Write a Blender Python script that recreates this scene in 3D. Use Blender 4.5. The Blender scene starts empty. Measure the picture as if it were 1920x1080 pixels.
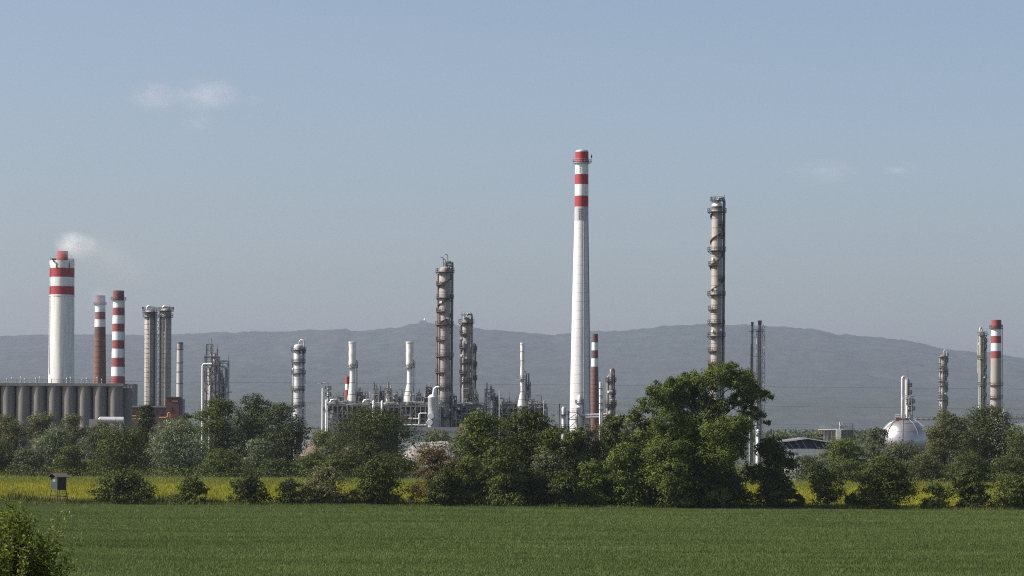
import bpy, math, random
import numpy as np
from mathutils import Vector

scene = bpy.context.scene
C = scene.collection
R = math.radians

# ------------------------------------------------------------------ camera, sky, sun, exposure
CAM_Z = 13.0                 # the photographer stands on an embankment above the plain
F = 5444.0                   # focal length in photo pixels (about 102 mm on full frame)
HOR = 800.0                  # photo row of the horizon
ROLL = R(0.36)

cam_d = bpy.data.cameras.new('camera')
cam_d.lens = 36.0 * F / 1920.0
cam_d.sensor_width = 36.0
cam_d.shift_y = (HOR - 540.0) / 1920.0
cam_d.clip_start = 0.5
cam_d.clip_end = 80000
cam = bpy.data.objects.new('camera', cam_d)
C.objects.link(cam)
cam.location = (0, 0, CAM_Z)
cam.rotation_mode = 'XYZ'
from mathutils import Matrix
cam.matrix_world = Matrix.Translation((0, 0, CAM_Z)) @ Matrix.Rotation(R(90), 4, 'X') @ Matrix.Rotation(ROLL, 4, 'Z')
scene.camera = cam

SUN_EL, SUN_TH = R(41), R(84)          # elevation; angle to the left of straight behind the camera
to_sun = Vector((-math.sin(SUN_TH) * math.cos(SUN_EL), -math.cos(SUN_TH) * math.cos(SUN_EL), math.sin(SUN_EL)))
world = bpy.data.worlds.new('World')
scene.world = world
world.use_nodes = True
wn = world.node_tree
sky = wn.nodes.new('ShaderNodeTexSky')
sky.sky_type = 'NISHITA'
sky.sun_disc = False
sky.sun_elevation = SUN_EL
sky.sun_rotation = math.atan2(to_sun.x, to_sun.y)
sky.altitude = 130
sky.air_density = 0.75
sky.dust_density = 2.7
sky.ozone_density = 0.3
bg = wn.nodes['Background']
bg.inputs['Strength'].default_value = 0.101
wn.links.new(sky.outputs[0], bg.inputs['Color'])

sun_d = bpy.data.lights.new('sun', 'SUN')
sun_d.energy = 5.0
sun_d.angle = R(0.53)
sun_d.color = (1.0, 0.955, 0.90)
sun = bpy.data.objects.new('sun', sun_d)
C.objects.link(sun)
sun.rotation_euler = (-to_sun).to_track_quat('-Z', 'Y').to_euler()

scene.view_settings.view_transform = 'Standard'
scene.view_settings.look = 'None'
scene.view_settings.gamma = 1.0
scene.view_settings.use_curve_mapping = False
scene.view_settings.exposure = 0.48
scene.render.engine = 'CYCLES'
scene.cycles.use_denoising = False
scene.cycles.use_adaptive_sampling = False
scene.cycles.filter_width = 1.15

scene.cycles.max_bounces = 6
scene.cycles.diffuse_bounces = 1
scene.cycles.transmission_bounces = 4
scene.cycles.transparent_max_bounces = 8
scene.cycles.volume_bounces = 2

HAZE_DENSITY = 3.5e-5
HAZE_COLOR = (0.52, 0.585, 0.755)

# ------------------------------------------------------------------ helpers
cr, sr = math.cos(ROLL), math.sin(ROLL)
def P(px, py, d):
    """World point at distance d straight ahead that the photo shows at (px, py)."""
    u, v = (px - 960.0) / F, (HOR - py) / F
    return Vector(((u * cr - v * sr) * d, d, CAM_Z + (u * sr + v * cr) * d))

def newobj(name, me, parent=None):
    o = bpy.data.objects.new(name, me)
    C.objects.link(o)
    if parent is not None:
        o.parent = parent
    return o

def tag(o, label=None, cat=None, group=None, kind=None):
    if label: o['label'] = label
    if cat: o['category'] = cat
    if group: o['group'] = group
    if kind: o['kind'] = kind
    return o

def thing(name, label, cat, loc, group=None, rotz=0.0):
    o = bpy.data.objects.new(name, None)
    o.empty_display_size = 0.5
    C.objects.link(o)
    o.location = loc
    o.rotation_euler = (0, 0, rotz)
    return tag(o, label, cat, group)

class MB:
    """Collects simple solids; build() links them as ONE mesh object."""
    def __init__(s): s.v, s.f, s.sm = [], [], []
    def _add(s, vs, fs, smooth=False):
        b = len(s.v); s.v.extend(vs)
        for q in fs:
            s.f.append(tuple(i + b for i in q)); s.sm.append(smooth)
    def box(s, c, d, rz=0.0):
        x, y, z = d[0] / 2, d[1] / 2, d[2] / 2; ca, sa = math.cos(rz), math.sin(rz)
        vs = []
        for k in (-z, z):
            for (i, j) in ((-x, -y), (x, -y), (x, y), (-x, y)):
                vs.append((c[0] + i * ca - j * sa, c[1] + i * sa + j * ca, c[2] + k))
        s._add(vs, [(3, 2, 1, 0), (4, 5, 6, 7), (0, 1, 5, 4), (1, 2, 6, 5), (2, 3, 7, 6), (3, 0, 4, 7)])
        return s
    def cone(s, p0, p1, r0, r1, n=16, caps=True):
        p0, p1 = Vector(p0), Vector(p1); a = (p1 - p0).normalized()
        h = Vector((1, 0, 0)) if abs(a.x) < 0.9 else Vector((0, 1, 0))
        u = a.cross(h).normalized(); w = a.cross(u)
        vs = []
        for p, r in ((p0, r0), (p1, r1)):
            for k in range(n):
                t = 2 * math.pi * k / n
                vs.append(tuple(p + (u * math.cos(t) + w * math.sin(t)) * r))
        s._add(vs, [(k, (k + 1) % n, n + (k + 1) % n, n + k) for k in range(n)], True)
        if caps: s._add(vs, [tuple(range(n - 1, -1, -1)), tuple(range(n, 2 * n))])
        return s
    def tube(s, pts, r, n=6):
        for a, b in zip(pts[:-1], pts[1:]): s.cone(a, b, r, r, n)
        return s
    def path(s, pts, r, n=8):
        """One continuous swept pipe."""
        pts = [Vector(p) for p in pts]; vs = []
        for i, p in enumerate(pts):
            a = (pts[min(i + 1, len(pts) - 1)] - pts[max(i - 1, 0)]).normalized()
            h = Vector((0, 1, 0)) if abs(a.y) < 0.9 else Vector((1, 0, 0))
            u = a.cross(h).normalized(); w = a.cross(u)
            for k in range(n):
                t = 2 * math.pi * k / n
                vs.append(tuple(p + (u * math.cos(t) + w * math.sin(t)) * r))
        fs = [(i * n + k, i * n + (k + 1) % n, (i + 1) * n + (k + 1) % n, (i + 1) * n + k) for i in range(len(pts) - 1) for k in range(n)]
        s._add(vs, fs, True)
        s._add(vs[:n], [tuple(range(n - 1, -1, -1))]); s._add(vs[-n:], [tuple(range(n))])
        return s
    def lathe(s, prof, n=24, c=(0, 0), smooth=True):
        vs = []
        for r, z in prof:
            for k in range(n):
                t = 2 * math.pi * k / n
                vs.append((c[0] + r * math.cos(t), c[1] + r * math.sin(t), z))
        s._add(vs, [(i * n + k, i * n + (k + 1) % n, (i + 1) * n + (k + 1) % n, (i + 1) * n + k) for i in range(len(prof) - 1) for k in range(n)], smooth)
        return s
    def arc(s, ri, ro, z, th, a0=0.0, a1=360.0, n=24, c=(0, 0)):
        vs = []
        for k in range(n + 1):
            t = R(a0 + (a1 - a0) * k / n); cs, sn = math.cos(t), math.sin(t)
            for r, zz in ((ri, z), (ro, z), (ro, z + th), (ri, z + th)):
                vs.append((c[0] + r * cs, c[1] + r * sn, zz))
        fs = []
        for k in range(n):
            for j in range(4):
                fs.append((k * 4 + j, k * 4 + (j + 1) % 4, (k + 1) * 4 + (j + 1) % 4, (k + 1) * 4 + j))
        fs += [(0, 3, 2, 1), (n * 4, n * 4 + 1, n * 4 + 2, n * 4 + 3)]
        s._add(vs, fs)
        return s
    def build(s, name, mat, parent=None):
        me = bpy.data.meshes.new(name)
        me.from_pydata(s.v, [], s.f)
        me.polygons.foreach_set('use_smooth', s.sm)
        me.materials.append(mat)
        me.update()
        return newobj(name, me, parent)

# ------------------------------------------------------------------ materials
def M(name, c1, c2=None, rough=0.6, metal=0.0, scale=1.0, stretch=(1, 1, 1), lo=0.35, hi=0.7, c3=None, bump=0.0):
    m = bpy.data.materials.new(name); m.use_nodes = True
    nt = m.node_tree; p = nt.nodes['Principled BSDF']
    p.inputs['Roughness'].default_value = rough; p.inputs['Metallic'].default_value = metal
    if c2 is None:
        p.inputs['Base Color'].default_value = (*c1, 1); return m
    tc = nt.nodes.new('ShaderNodeTexCoord'); mp = nt.nodes.new('ShaderNodeMapping')
    mp.inputs['Scale'].default_value = stretch
    nz = nt.nodes.new('ShaderNodeTexNoise'); nz.inputs['Scale'].default_value = scale; nz.inputs['Detail'].default_value = 6
    nz.inputs['Roughness'].default_value = 0.65
    rp = nt.nodes.new('ShaderNodeValToRGB')
    rp.color_ramp.elements[0].position = lo; rp.color_ramp.elements[0].color = (*c1, 1)
    rp.color_ramp.elements[1].position = hi; rp.color_ramp.elements[1].color = (*c2, 1)
    if c3:
        e = rp.color_ramp.elements.new(min(hi + 0.12, 0.98)); e.color = (*c3, 1)
    L = nt.links.new
    L(tc.outputs['Object'], mp.inputs['Vector']); L(mp.outputs[0], nz.inputs['Vector']); L(nz.outputs['Fac'], rp.inputs['Fac']); L(rp.outputs['Color'], p.inputs['Base Color'])
    if bump:
        b = nt.nodes.new('ShaderNodeBump'); b.inputs['Strength'].default_value = bump; b.inputs['Distance'].default_value = 0.3
        L(nz.outputs['Fac'], b.inputs['Height']); L(b.outputs[0], p.inputs['Normal'])
    return m

def leaf_mat(name, c1, c2, trans=0.25, c3=None, field=None):
    """Diffuse + translucent leaf; hue varies leaf by leaf and branch by branch."""
    m = bpy.data.materials.new(name); m.use_nodes = True
    nt = m.node_tree; nt.nodes.remove(nt.nodes['Principled BSDF']); L = nt.links.new
    out = nt.nodes['Material Output']
    geo = nt.nodes.new('ShaderNodeNewGeometry')
    tc = nt.nodes.new('ShaderNodeTexCoord')
    nz = nt.nodes.new('ShaderNodeTexNoise'); nz.inputs['Scale'].default_value = 0.45; nz.inputs['Detail'].default_value = 2
    if field:      # broad drifts of colour along the drill rows
        nz.inputs['Scale'].default_value = 1.0; nz.inputs['Detail'].default_value = 5
        mp = nt.nodes.new('ShaderNodeMapping'); mp.inputs['Scale'].default_value = (field[0], field[1], 1)
        L(tc.outputs['Object'], mp.inputs['Vector']); L(mp.outputs[0], nz.inputs['Vector'])
    else:
        L(tc.outputs['Object'], nz.inputs['Vector'])
    ad = nt.nodes.new('ShaderNodeMath'); ad.operation = 'MULTIPLY_ADD'; ad.inputs[1].default_value = 0.45
    L(geo.outputs['Random Per Island'], ad.inputs[0])
    mu = nt.nodes.new('ShaderNodeMath'); mu.operation = 'MULTIPLY_ADD'; mu.inputs[1].default_value = 1.5; mu.inputs[2].default_value = -0.5
    L(nz.outputs['Fac'], mu.inputs[0]); L(mu.outputs[0], ad.inputs[2])
    rp = nt.nodes.new('ShaderNodeValToRGB')
    rp.color_ramp.elements[0].position = 0.15; rp.color_ramp.elements[0].color = (*c1, 1)
    rp.color_ramp.elements[1].position = 0.8; rp.color_ramp.elements[1].color = (*c2, 1)
    if c3:
        e = rp.color_ramp.elements.new(0.97); e.color = (*c3, 1)
    L(ad.outputs[0], rp.inputs['Fac'])
    p = nt.nodes.new('ShaderNodeBsdfPrincipled'); p.inputs['Roughness'].default_value = 0.55
    p.inputs['Specular IOR Level'].default_value = 0.12
    t = nt.nodes.new('ShaderNodeBsdfTranslucent'); mx = nt.nodes.new('ShaderNodeMixShader'); mx.inputs[0].default_value = trans
    L(rp.outputs[0], p.inputs['Base Color']); L(rp.outputs[0], t.inputs['Color'])
    L(p.outputs[0], mx.inputs[1]); L(t.outputs[0], mx.inputs[2]); L(mx.outputs[0], out.inputs['Surface'])
    return m

WHITE = M('white_paint', (0.76, 0.75, 0.72), (0.56, 0.545, 0.51), 0.6, 0, 0.5, (1, 1, 0.08), 0.45, 0.8)
WHITE2 = M('warm_white_paint', (0.78, 0.76, 0.71), (0.54, 0.49, 0.42), 0.6, 0, 1.0, (1, 1, 0.06), 0.44, 0.72)
CONC_W = M('pale_concrete', (0.72, 0.71, 0.69), (0.52, 0.515, 0.505), 0.85, 0, 0.55, (1, 1, 0.07), 0.35, 0.75)
CONC_G = M('grey_concrete', (0.50, 0.50, 0.50), (0.36, 0.36, 0.37), 0.85, 0, 0.6, (1, 1, 0.1), 0.35, 0.75)
CONC_SILO = M('weathered_concrete', (0.26, 0.235, 0.205), (0.155, 0.145, 0.13), 0.9, 0, 0.9, (1, 1, 0.12), 0.35, 0.7, (0.10, 0.095, 0.085))
CONC_TAN = M('beige_concrete', (0.36, 0.32, 0.275), (0.27, 0.24, 0.21), 0.9, 0, 0.7, (1, 1, 0.1), 0.35, 0.75)
RED = M('red_paint', (0.40, 0.022, 0.024), (0.26, 0.026, 0.026), 0.65, 0, 1.0, (1, 1, 0.15), 0.35, 0.7)
RED_W = M('faded_red_paint', (0.29, 0.05, 0.045), (0.20, 0.05, 0.042), 0.8, 0, 1.0, (1, 1, 0.3), 0.3, 0.75)
RED_F = M('chalky_pink_paint', (0.27, 0.10, 0.095), (0.20, 0.085, 0.08), 0.85, 0, 0.9, (1, 1, 0.4), 0.35, 0.75)
BRICK = M('chimney_brick', (0.21, 0.088, 0.058), (0.13, 0.066, 0.046), 0.9, 0, 1.3, (1, 1, 1.2), 0.3, 0.75)
BROWN = M('sooty_brown_brick', (0.14, 0.078, 0.058), (0.085, 0.055, 0.045), 0.9, 0, 1.2, (1, 1, 0.8), 0.3, 0.75)
CLAD = M('aluminium_cladding', (0.56, 0.55, 0.53), (0.34, 0.33, 0.31), 0.5, 0.35, 0.9, (1, 1, 0.12), 0.35, 0.75, (0.22, 0.19, 0.16))
CLAD_D = M('stained_cladding', (0.40, 0.37, 0.33), (0.20, 0.17, 0.14), 0.6, 0.2, 1.1, (1, 1, 0.15), 0.3, 0.75, (0.11, 0.085, 0.065))
CLAD_Y = M('lichen_stained_cladding', (0.38, 0.36, 0.27), (0.22, 0.21, 0.14), 0.65, 0.15, 1.2, (1, 1, 0.2), 0.35, 0.7)
CLAD_B = M('buff_cladding', (0.40, 0.36, 0.31), (0.26, 0.215, 0.165), 0.6, 0.15, 0.9, (1, 1, 0.15), 0.3, 0.72, (0.17, 0.115, 0.07))
SHINY = M('bright_metal', (0.72, 0.72, 0.72), (0.58, 0.57, 0.56), 0.35, 0.55, 1.5, (1, 1, 0.5), 0.35, 0.7)
STEEL = M('grey_steel', (0.24, 0.24, 0.245), (0.15, 0.145, 0.14), 0.6, 0.2, 1.5, (1, 1, 0.4), 0.35, 0.7)
STEEL_L = M('galvanised_steel', (0.42, 0.42, 0.42), (0.30, 0.295, 0.285), 0.55, 0.3, 1.5, (1, 1, 0.4), 0.35, 0.7)
FRAME = M('weathered_frame_steel', (0.30, 0.295, 0.29), (0.16, 0.15, 0.14), 0.65, 0.15, 1.2, (1, 1, 0.6), 0.3, 0.75)
DARK = M('dark_steel', (0.055, 0.052, 0.05), (0.085, 0.075, 0.065), 0.65, 0.1, 1.5)
RUST = M('rusty_steel', (0.16, 0.075, 0.045), (0.095, 0.06, 0.045), 0.8, 0, 1.5)
SOOT = M('soot', (0.02, 0.019, 0.018), (0.03, 0.028, 0.026), 0.95, 0, 1.0)
REDBRICK = M('red_brown_render', (0.16, 0.055, 0.045), (0.11, 0.045, 0.038), 0.9, 0, 0.7, (1, 1, 0.4))
GREYWALL = M('grey_sheet_wall', (0.22, 0.225, 0.23), (0.16, 0.165, 0.17), 0.7, 0.1, 0.4, (1, 1, 0.3))
PALEWALL = M('pale_green_wall', (0.50, 0.53, 0.45), (0.42, 0.45, 0.38), 0.8, 0, 0.4)
GREYROOF = M('grey_flat_roof', (0.27, 0.28, 0.30), (0.22, 0.225, 0.24), 0.8, 0, 0.3)
YELLOW = M('yellow_gas_pipe_paint', (0.55, 0.25, 0.05), (0.45, 0.20, 0.045), 0.6, 0, 1.0)
NAVY = M('navy_sheet', (0.022, 0.028, 0.075), (0.030, 0.036, 0.085), 0.6, 0.1, 0.5)
WHITEWALL = M('white_render', (0.72, 0.72, 0.69), (0.60, 0.60, 0.57), 0.85, 0, 0.6)
GREENBOARD = M('green_painted_boards', (0.024, 0.044, 0.032), (0.015, 0.029, 0.022), 0.7, 0, 3.0, (3, 3, 0.4))
WOOD = M('weathered_wood', (0.10, 0.06, 0.04), (0.065, 0.042, 0.03), 0.85, 0, 4.0, (2, 2, 0.3))
SHINGLE = M('roof_sheet_brown', (0.11, 0.075, 0.06), (0.07, 0.05, 0.042), 0.85, 0, 3.0)
BARK = M('bark', (0.10, 0.085, 0.07), (0.06, 0.05, 0.042), 0.95, 0, 2.0, (1, 1, 0.3))
RUBBLE = M('pale_rubble', (0.36, 0.325, 0.29), (0.25, 0.22, 0.19), 0.95, 0, 1.0, (1, 1, 1), 0.35, 0.7, (0.50, 0.46, 0.42))
RUBBLE_R = M('brick_rubble', (0.24, 0.165, 0.12), (0.17, 0.125, 0.09), 0.95, 0, 1.2, (1, 1, 1), 0.35, 0.7, (0.45, 0.38, 0.33))
WIRE = M('cable_aluminium', (0.12, 0.12, 0.125))
FEATHER = M('dark_feathers', (0.03, 0.028, 0.028))

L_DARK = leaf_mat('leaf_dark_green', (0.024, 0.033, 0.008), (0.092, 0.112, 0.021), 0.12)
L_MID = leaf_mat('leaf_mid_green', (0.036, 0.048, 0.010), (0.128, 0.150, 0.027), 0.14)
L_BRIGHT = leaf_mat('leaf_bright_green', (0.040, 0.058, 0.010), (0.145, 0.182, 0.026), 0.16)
L_OLIVE = leaf_mat('leaf_olive_green', (0.060, 0.066, 0.020), (0.140, 0.145, 0.046), 0.2)
L_GREY = leaf_mat('leaf_grey_green', (0.062, 0.072, 0.032), (0.145, 0.158, 0.076), 0.2)
L_SILVER = leaf_mat('leaf_silver', (0.080, 0.102, 0.040), (0.21, 0.245, 0.13), 0.2, (0.52, 0.56, 0.42))
L_BLOSSOM = leaf_mat('leaf_with_blossom', (0.105, 0.105, 0.034), (0.190, 0.185, 0.075), 0.25, (0.42, 0.40, 0.25))
L_BROWN = leaf_mat('leaf_reddish_brown', (0.085, 0.066, 0.024), (0.180, 0.125, 0.050), 0.25)
L_LIME = leaf_mat('leaf_lime_green', (0.070, 0.095, 0.012), (0.25, 0.29, 0.036), 0.35, (0.46, 0.48, 0.11))
L_SCRUB = leaf_mat('leaf_scrub', (0.090, 0.098, 0.032), (0.170, 0.175, 0.062), 0.25)
L_WHEAT = leaf_mat('wheat_blades', (0.068, 0.098, 0.023), (0.120, 0.162, 0.040), 0.3, None, (0.035, 0.11))
L_WEED = leaf_mat('verge_grass_blades', (0.080, 0.100, 0.022), (0.15, 0.165, 0.040), 0.3)
L_RAPE = leaf_mat('rape_flowers', (0.135, 0.145, 0.014), (0.36, 0.335, 0.020), 0.3)
L_RAPE_G = leaf_mat('rape_green_tops', (0.120, 0.140, 0.020), (0.215, 0.225, 0.030), 0.3)

# ------------------------------------------------------------------ terrain
def ground_z(y):
    return np.interp(y, [-400, -60, 0, 40, 70, 110, 150, 200, 240], [6, 11.0, 11.3, 10.3, 8.3, 5.9, 3.6, 1.2, 0.0])

def grid_mesh(name, xs, ys, zf, mat, kind='structure', smooth=True):
    X, Y = np.meshgrid(xs, ys); Z = zf(X, Y)
    co = np.stack([X, Y, Z], -1).reshape(-1, 3).astype(np.float32)
    nx, ny = len(xs), len(ys)
    i = np.arange(nx - 1)[None, :] + np.arange(ny - 1)[:, None] * nx
    q = np.stack([i, i + 1, i + 1 + nx, i + nx], -1).reshape(-1, 4)
    return raw_mesh(name, co, q, mat, smooth=smooth, kind=kind)

def raw_mesh(name, co, quads, mat, parent=None, smooth=False, kind=None):
    me = bpy.data.meshes.new(name)
    n, k = quads.shape
    me.vertices.add(len(co)); me.vertices.foreach_set('co', np.ascontiguousarray(co, np.float32).ravel())
    me.loops.add(n * k); me.loops.foreach_set('vertex_index', np.ascontiguousarray(quads, np.int32).ravel())
    me.polygons.add(n); me.polygons.foreach_set('loop_start', np.arange(0, n * k, k, dtype=np.int32))
    me.polygons.foreach_set('use_smooth', np.full(n, smooth))
    me.materials.append(mat); me.update(calc_edges=True)
    o = newobj(name, me, parent)
    if kind: o['kind'] = kind
    return o

def vnoise(X, Y, scale, seed):
    """Smooth value noise on a lattice, numpy only."""
    rng = np.random.default_rng(seed); T = rng.random((256, 256))
    x, y = X / scale, Y / scale
    xi, yi = np.floor(x).astype(int), np.floor(y).astype(int); fx, fy = x - xi, y - yi
    fx = fx * fx * (3 - 2 * fx); fy = fy * fy * (3 - 2 * fy)
    g = lambda a, b: T[a % 256, b % 256]
    return (g(xi, yi) * (1 - fx) + g(xi + 1, yi) * fx) * (1 - fy) + (g(xi, yi + 1) * (1 - fx) + g(xi + 1, yi + 1) * fx) * fy - 0.5

SOIL = M('plain_ground', (0.032, 0.040, 0.020), (0.055, 0.060, 0.032), 0.95, 0, 0.02, (1, 1, 1), 0.35, 0.7)
FIELD = M('wheat_field_ground', (0.045, 0.062, 0.016), (0.070, 0.088, 0.024), 0.95, 0, 0.08, (0.3, 1.5, 1), 0.35, 0.7)
RAPE_G = M('rape_field_ground', (0.11, 0.12, 0.022), (0.16, 0.16, 0.026), 0.95, 0, 0.15, (0.5, 1, 1), 0.35, 0.7)
FOREST = M('hill_forest', (0.012, 0.020, 0.011), (0.034, 0.044, 0.024), 0.95, 0, 0.006, (1, 1, 1), 0.36, 0.70)

gy = np.concatenate([np.arange(-400, 300, 10), np.array([300, 340, 400, 480, 600, 900, 1500, 2600, 5000, 9800, 17600])])
gx = np.array([-6200, -3000, -1500, -600, -300, -150, -75, 0, 75, 150, 300, 600, 1500, 3000, 6200], float)
g = grid_mesh('ground', gx, gy.astype(float), lambda X, Y: ground_z(Y), SOIL)
grid_mesh('wheat_field', np.linspace(-330, 330, 12), np.array([243., 467.]), lambda X, Y: X * 0 + 0.02, FIELD)
grid_mesh('rape_field', np.linspace(-260, 260, 12), np.array([478., 688.]), lambda X, Y: X * 0 + 0.02, RAPE_G)

RIDGE = [(-900, 640), (-400, 634), (0, 628), (150, 625), (300, 626), (400, 622), (500, 620), (640, 615), (665, 619), (740, 613), (770, 607), (795, 605), (820, 606), (850, 607), (900, 614),
         (960, 620), (1040, 627), (1110, 620), (1180, 617), (1250, 609), (1330, 606), (1400, 608), (1480, 612), (1530, 615), (1570, 625), (1640, 630), (1700, 637), (1750, 648), (1800, 657),
         (1850, 659), (1920, 669), (2100, 676), (2400, 690), (2800, 700)]
RY = 15000.0
rx = np.array([P(a, b, RY).x for a, b in RIDGE]); rz = np.array([P(a, b, RY).z for a, b in RIDGE])
def hill_z(X, Y):
    top = np.interp(X * RY / np.maximum(Y, 1) * 0.5 + X * 0.5, rx, rz) - 6
    t = np.clip((Y - 7000) / (RY - 7000), 0, 1)
    prof = t ** 1.15 * (1 - 0.2 * np.sin(t * math.pi)) 
    back = np.clip((Y - RY) / 2000, 0, 1)
    sn = np.maximum(np.sin(t * math.pi), 0)
    z = top * prof * (1 - back ** 2 * 0.8)
    z = z + vnoise(X, Y, 1100, 3) * 90 * sn ** 0.8 + vnoise(X, Y, 380, 4) * 22 * sn
    can = (vnoise(X, Y, 48, 5) * 12 + vnoise(X, Y, 21, 6) * 8) * np.clip(t * 6, 0, 1)
    return np.maximum(z + can, -0.5)
grid_mesh('hills', np.arange(-4500, 4501, 14.0), np.concatenate([np.arange(7000, 13000, 70.), np.arange(13000, 15500, 22.), np.arange(15500, 17401, 200.)]), hill_z, FOREST)

# haze: one closed box round everything, sky and clouds outside
hz = MB().box((0, 8700, 309), (13000, 18400, 620)).build('haze', bpy.data.materials.new('haze_air'))
hz['kind'] = 'stuff'
hm = hz.data.materials[0]; hm.use_nodes = True
for n_ in list(hm.node_tree.nodes):
    if n_.type == 'BSDF_PRINCIPLED': hm.node_tree.nodes.remove(n_)
pv = hm.node_tree.nodes.new('ShaderNodeVolumePrincipled')
pv.inputs['Color'].default_value = (*HAZE_COLOR, 1)
pv.inputs['Density'].default_value = HAZE_DENSITY
pv.inputs['Anisotropy'].default_value = 0.2
hm.node_tree.links.new(pv.outputs[0], hm.node_tree.nodes['Material Output'].inputs['Volume'])

# ------------------------------------------------------------------ clouds and smoke (volumes)
def puff_mat(name, color, dens, scale, lo, hi, seed):
    m = bpy.data.materials.new(name); m.use_nodes = True
    nt = m.node_tree; nt.nodes.remove(nt.nodes['Principled BSDF']); L = nt.links.new
    tc = nt.nodes.new('ShaderNodeTexCoord')
    ln = nt.nodes.new('ShaderNodeVectorMath'); ln.operation = 'LENGTH'; L(tc.outputs['Object'], ln.inputs[0])
    fall = nt.nodes.new('ShaderNodeMapRange'); fall.inputs[1].default_value = 0.25; fall.inputs[2].default_value = 0.97; fall.inputs[3].default_value = 1; fall.inputs[4].default_value = 0
    L(ln.outputs['Value'], fall.inputs[0])
    nz = nt.nodes.new('ShaderNodeTexNoise'); nz.noise_dimensions = '4D'; nz.inputs['W'].default_value = seed; nz.inputs['Scale'].default_value = scale; nz.inputs['Detail'].default_value = 4
    L(tc.outputs['Object'], nz.inputs['Vector'])
    mr = nt.nodes.new('ShaderNodeMapRange'); mr.inputs[1].default_value = lo; mr.inputs[2].default_value = hi
    L(nz.outputs['Fac'], mr.inputs[0])
    mu = nt.nodes.new('ShaderNodeMath'); mu.operation = 'MULTIPLY'; L(fall.outputs[0], mu.inputs[0]); L(mr.outputs[0], mu.inputs[1])
    m2 = nt.nodes.new('ShaderNodeMath'); m2.operation = 'MULTIPLY'; m2.inputs[1].default_value = dens; L(mu.outputs[0], m2.inputs[0])
    v = nt.nodes.new('ShaderNodeVolumePrincipled'); v.inputs['Color'].default_value = (*color, 1); L(m2.outputs[0], v.inputs['Density'])
    L(v.outputs[0], nt.nodes['Material Output'].inputs['Volume'])
    return m

def puff(name, label, cat, px, py, rxp, ryp, d, depth, mat, kind=None, group=None, tilt=0.0):
    me = bpy.data.meshes.new(name)
    import bmesh
    bm = bmesh.new(); bmesh.ops.create_icosphere(bm, subdivisions=3, radius=1.0); bm.to_mesh(me); bm.free()
    me.materials.append(mat)
    o = newobj(name, me); s = d / F
    o.location = P(px, py, d); o.scale = (rxp * s, depth, ryp * s); o.rotation_euler = (0, tilt, 0)
    return tag(o, label, cat, group, kind)

CD = 20000.0
puff('cloud', 'larger brighter wisp of cloud on the right of the pair in the upper sky', 'cloud', 388, 178, 75, 40, CD, 200, puff_mat('cloud_bright', (1, 0.97, 0.97), 0.0030, 2.4, 0.33, 0.72, 1.0), None, 'wispy clouds')
puff('cloud', 'smaller wisp of cloud touching the left side of the brightest cloud', 'cloud', 292, 182, 62, 34, CD, 200, puff_mat('cloud_soft', (1, 0.97, 0.97), 0.0023, 2.4, 0.34, 0.75, 4.3), None, 'wispy clouds')
puff('cloud', 'faint shred of cloud just below the brightest cloud', 'cloud', 370, 230, 38, 26, CD, 150, puff_mat('cloud_shred', (1, 0.97, 0.97), 0.0018, 2.2, 0.38, 0.75, 7.7), None, 'wispy clouds')
puff('cloud', 'tiny faint shred of cloud right of the brightest cloud', 'cloud', 474, 187, 26, 14, CD, 120, puff_mat('cloud_speck', (1, 0.97, 0.97), 0.0020, 2.0, 0.40, 0.75, 9.1), None, 'wispy clouds')
puff('cloud', 'wide very faint cloud in the sky right of the tall spiral tower', 'cloud', 1545, 322, 80, 30, CD, 180, puff_mat('cloud_faint', (1, 1, 1), 0.0020, 1.4, 0.38, 0.75, 12.2), None, 'wispy clouds')
puff('cloud', 'small very faint cloud farthest right in the sky', 'cloud', 1690, 318, 45, 20, CD, 140, puff_mat('cloud_fainter', (1, 1, 1), 0.0020, 1.4, 0.40, 0.75, 15.9), None, 'wispy clouds')
puff('steam_puff', 'dense white steam puff leaving the flue of the thick white chimney', 'steam', 144, 462, 50, 33, 1300, 8, puff_mat('steam_dense', (0.99, 0.99, 1.0), 0.15, 1.5, 0.30, 0.70, 2.0), 'stuff', None, R(12))
puff('steam_puff', 'thin brownish smoke drifting off right of the white steam puff', 'smoke', 208, 492, 90, 58, 1302, 12, puff_mat('smoke_thin', (0.92, 0.86, 0.80), 0.026, 1.3, 0.30, 0.75, 5.0), 'stuff', None, R(25))
puff('smoke_veil', 'bluish smoke veil over the mouth of the brick chimney', 'smoke', 187, 560, 22, 26, 1480, 4, puff_mat('smoke_blue', (0.75, 0.82, 1.0), 0.10, 1.5, 0.28, 0.7, 8.0), 'stuff')

# ------------------------------------------------------------------ industrial builders
class Site:
    """A thing at distance d; converts photo pixels to its local metres."""
    def __init__(s, name, label, cat, px, py, d, group=None):
        p = P(px, py, d); s.d = d; s.k = d / F; s.o0 = Vector((p.x, d, 0.0)); s.px = px
        s.e = thing(name, label, cat, s.o0, group)
    def x(s, px, py): return P(px, py, s.d).x - s.o0.x
    def z(s, px, py): return P(px, py, s.d).z

def rail_ring(r, z, a0=0.0, a1=360.0, h=1.2, posts=10, t=0.12, c=(0, 0)):
    m = MB()
    n = max(6, int(20 * (a1 - a0) / 360))
    for hh in (h, h * 0.5): m.arc(r - t / 2, r + t / 2, z + hh - t, t, a0, a1, n, c)
    for k in range(posts + 1):
        a = R(a0 + (a1 - a0) * k / posts)
        m.box((c[0] + r * math.cos(a), c[1] + r * math.sin(a), z + (h - t) / 2), (t, t, h - t))
    return m

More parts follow.
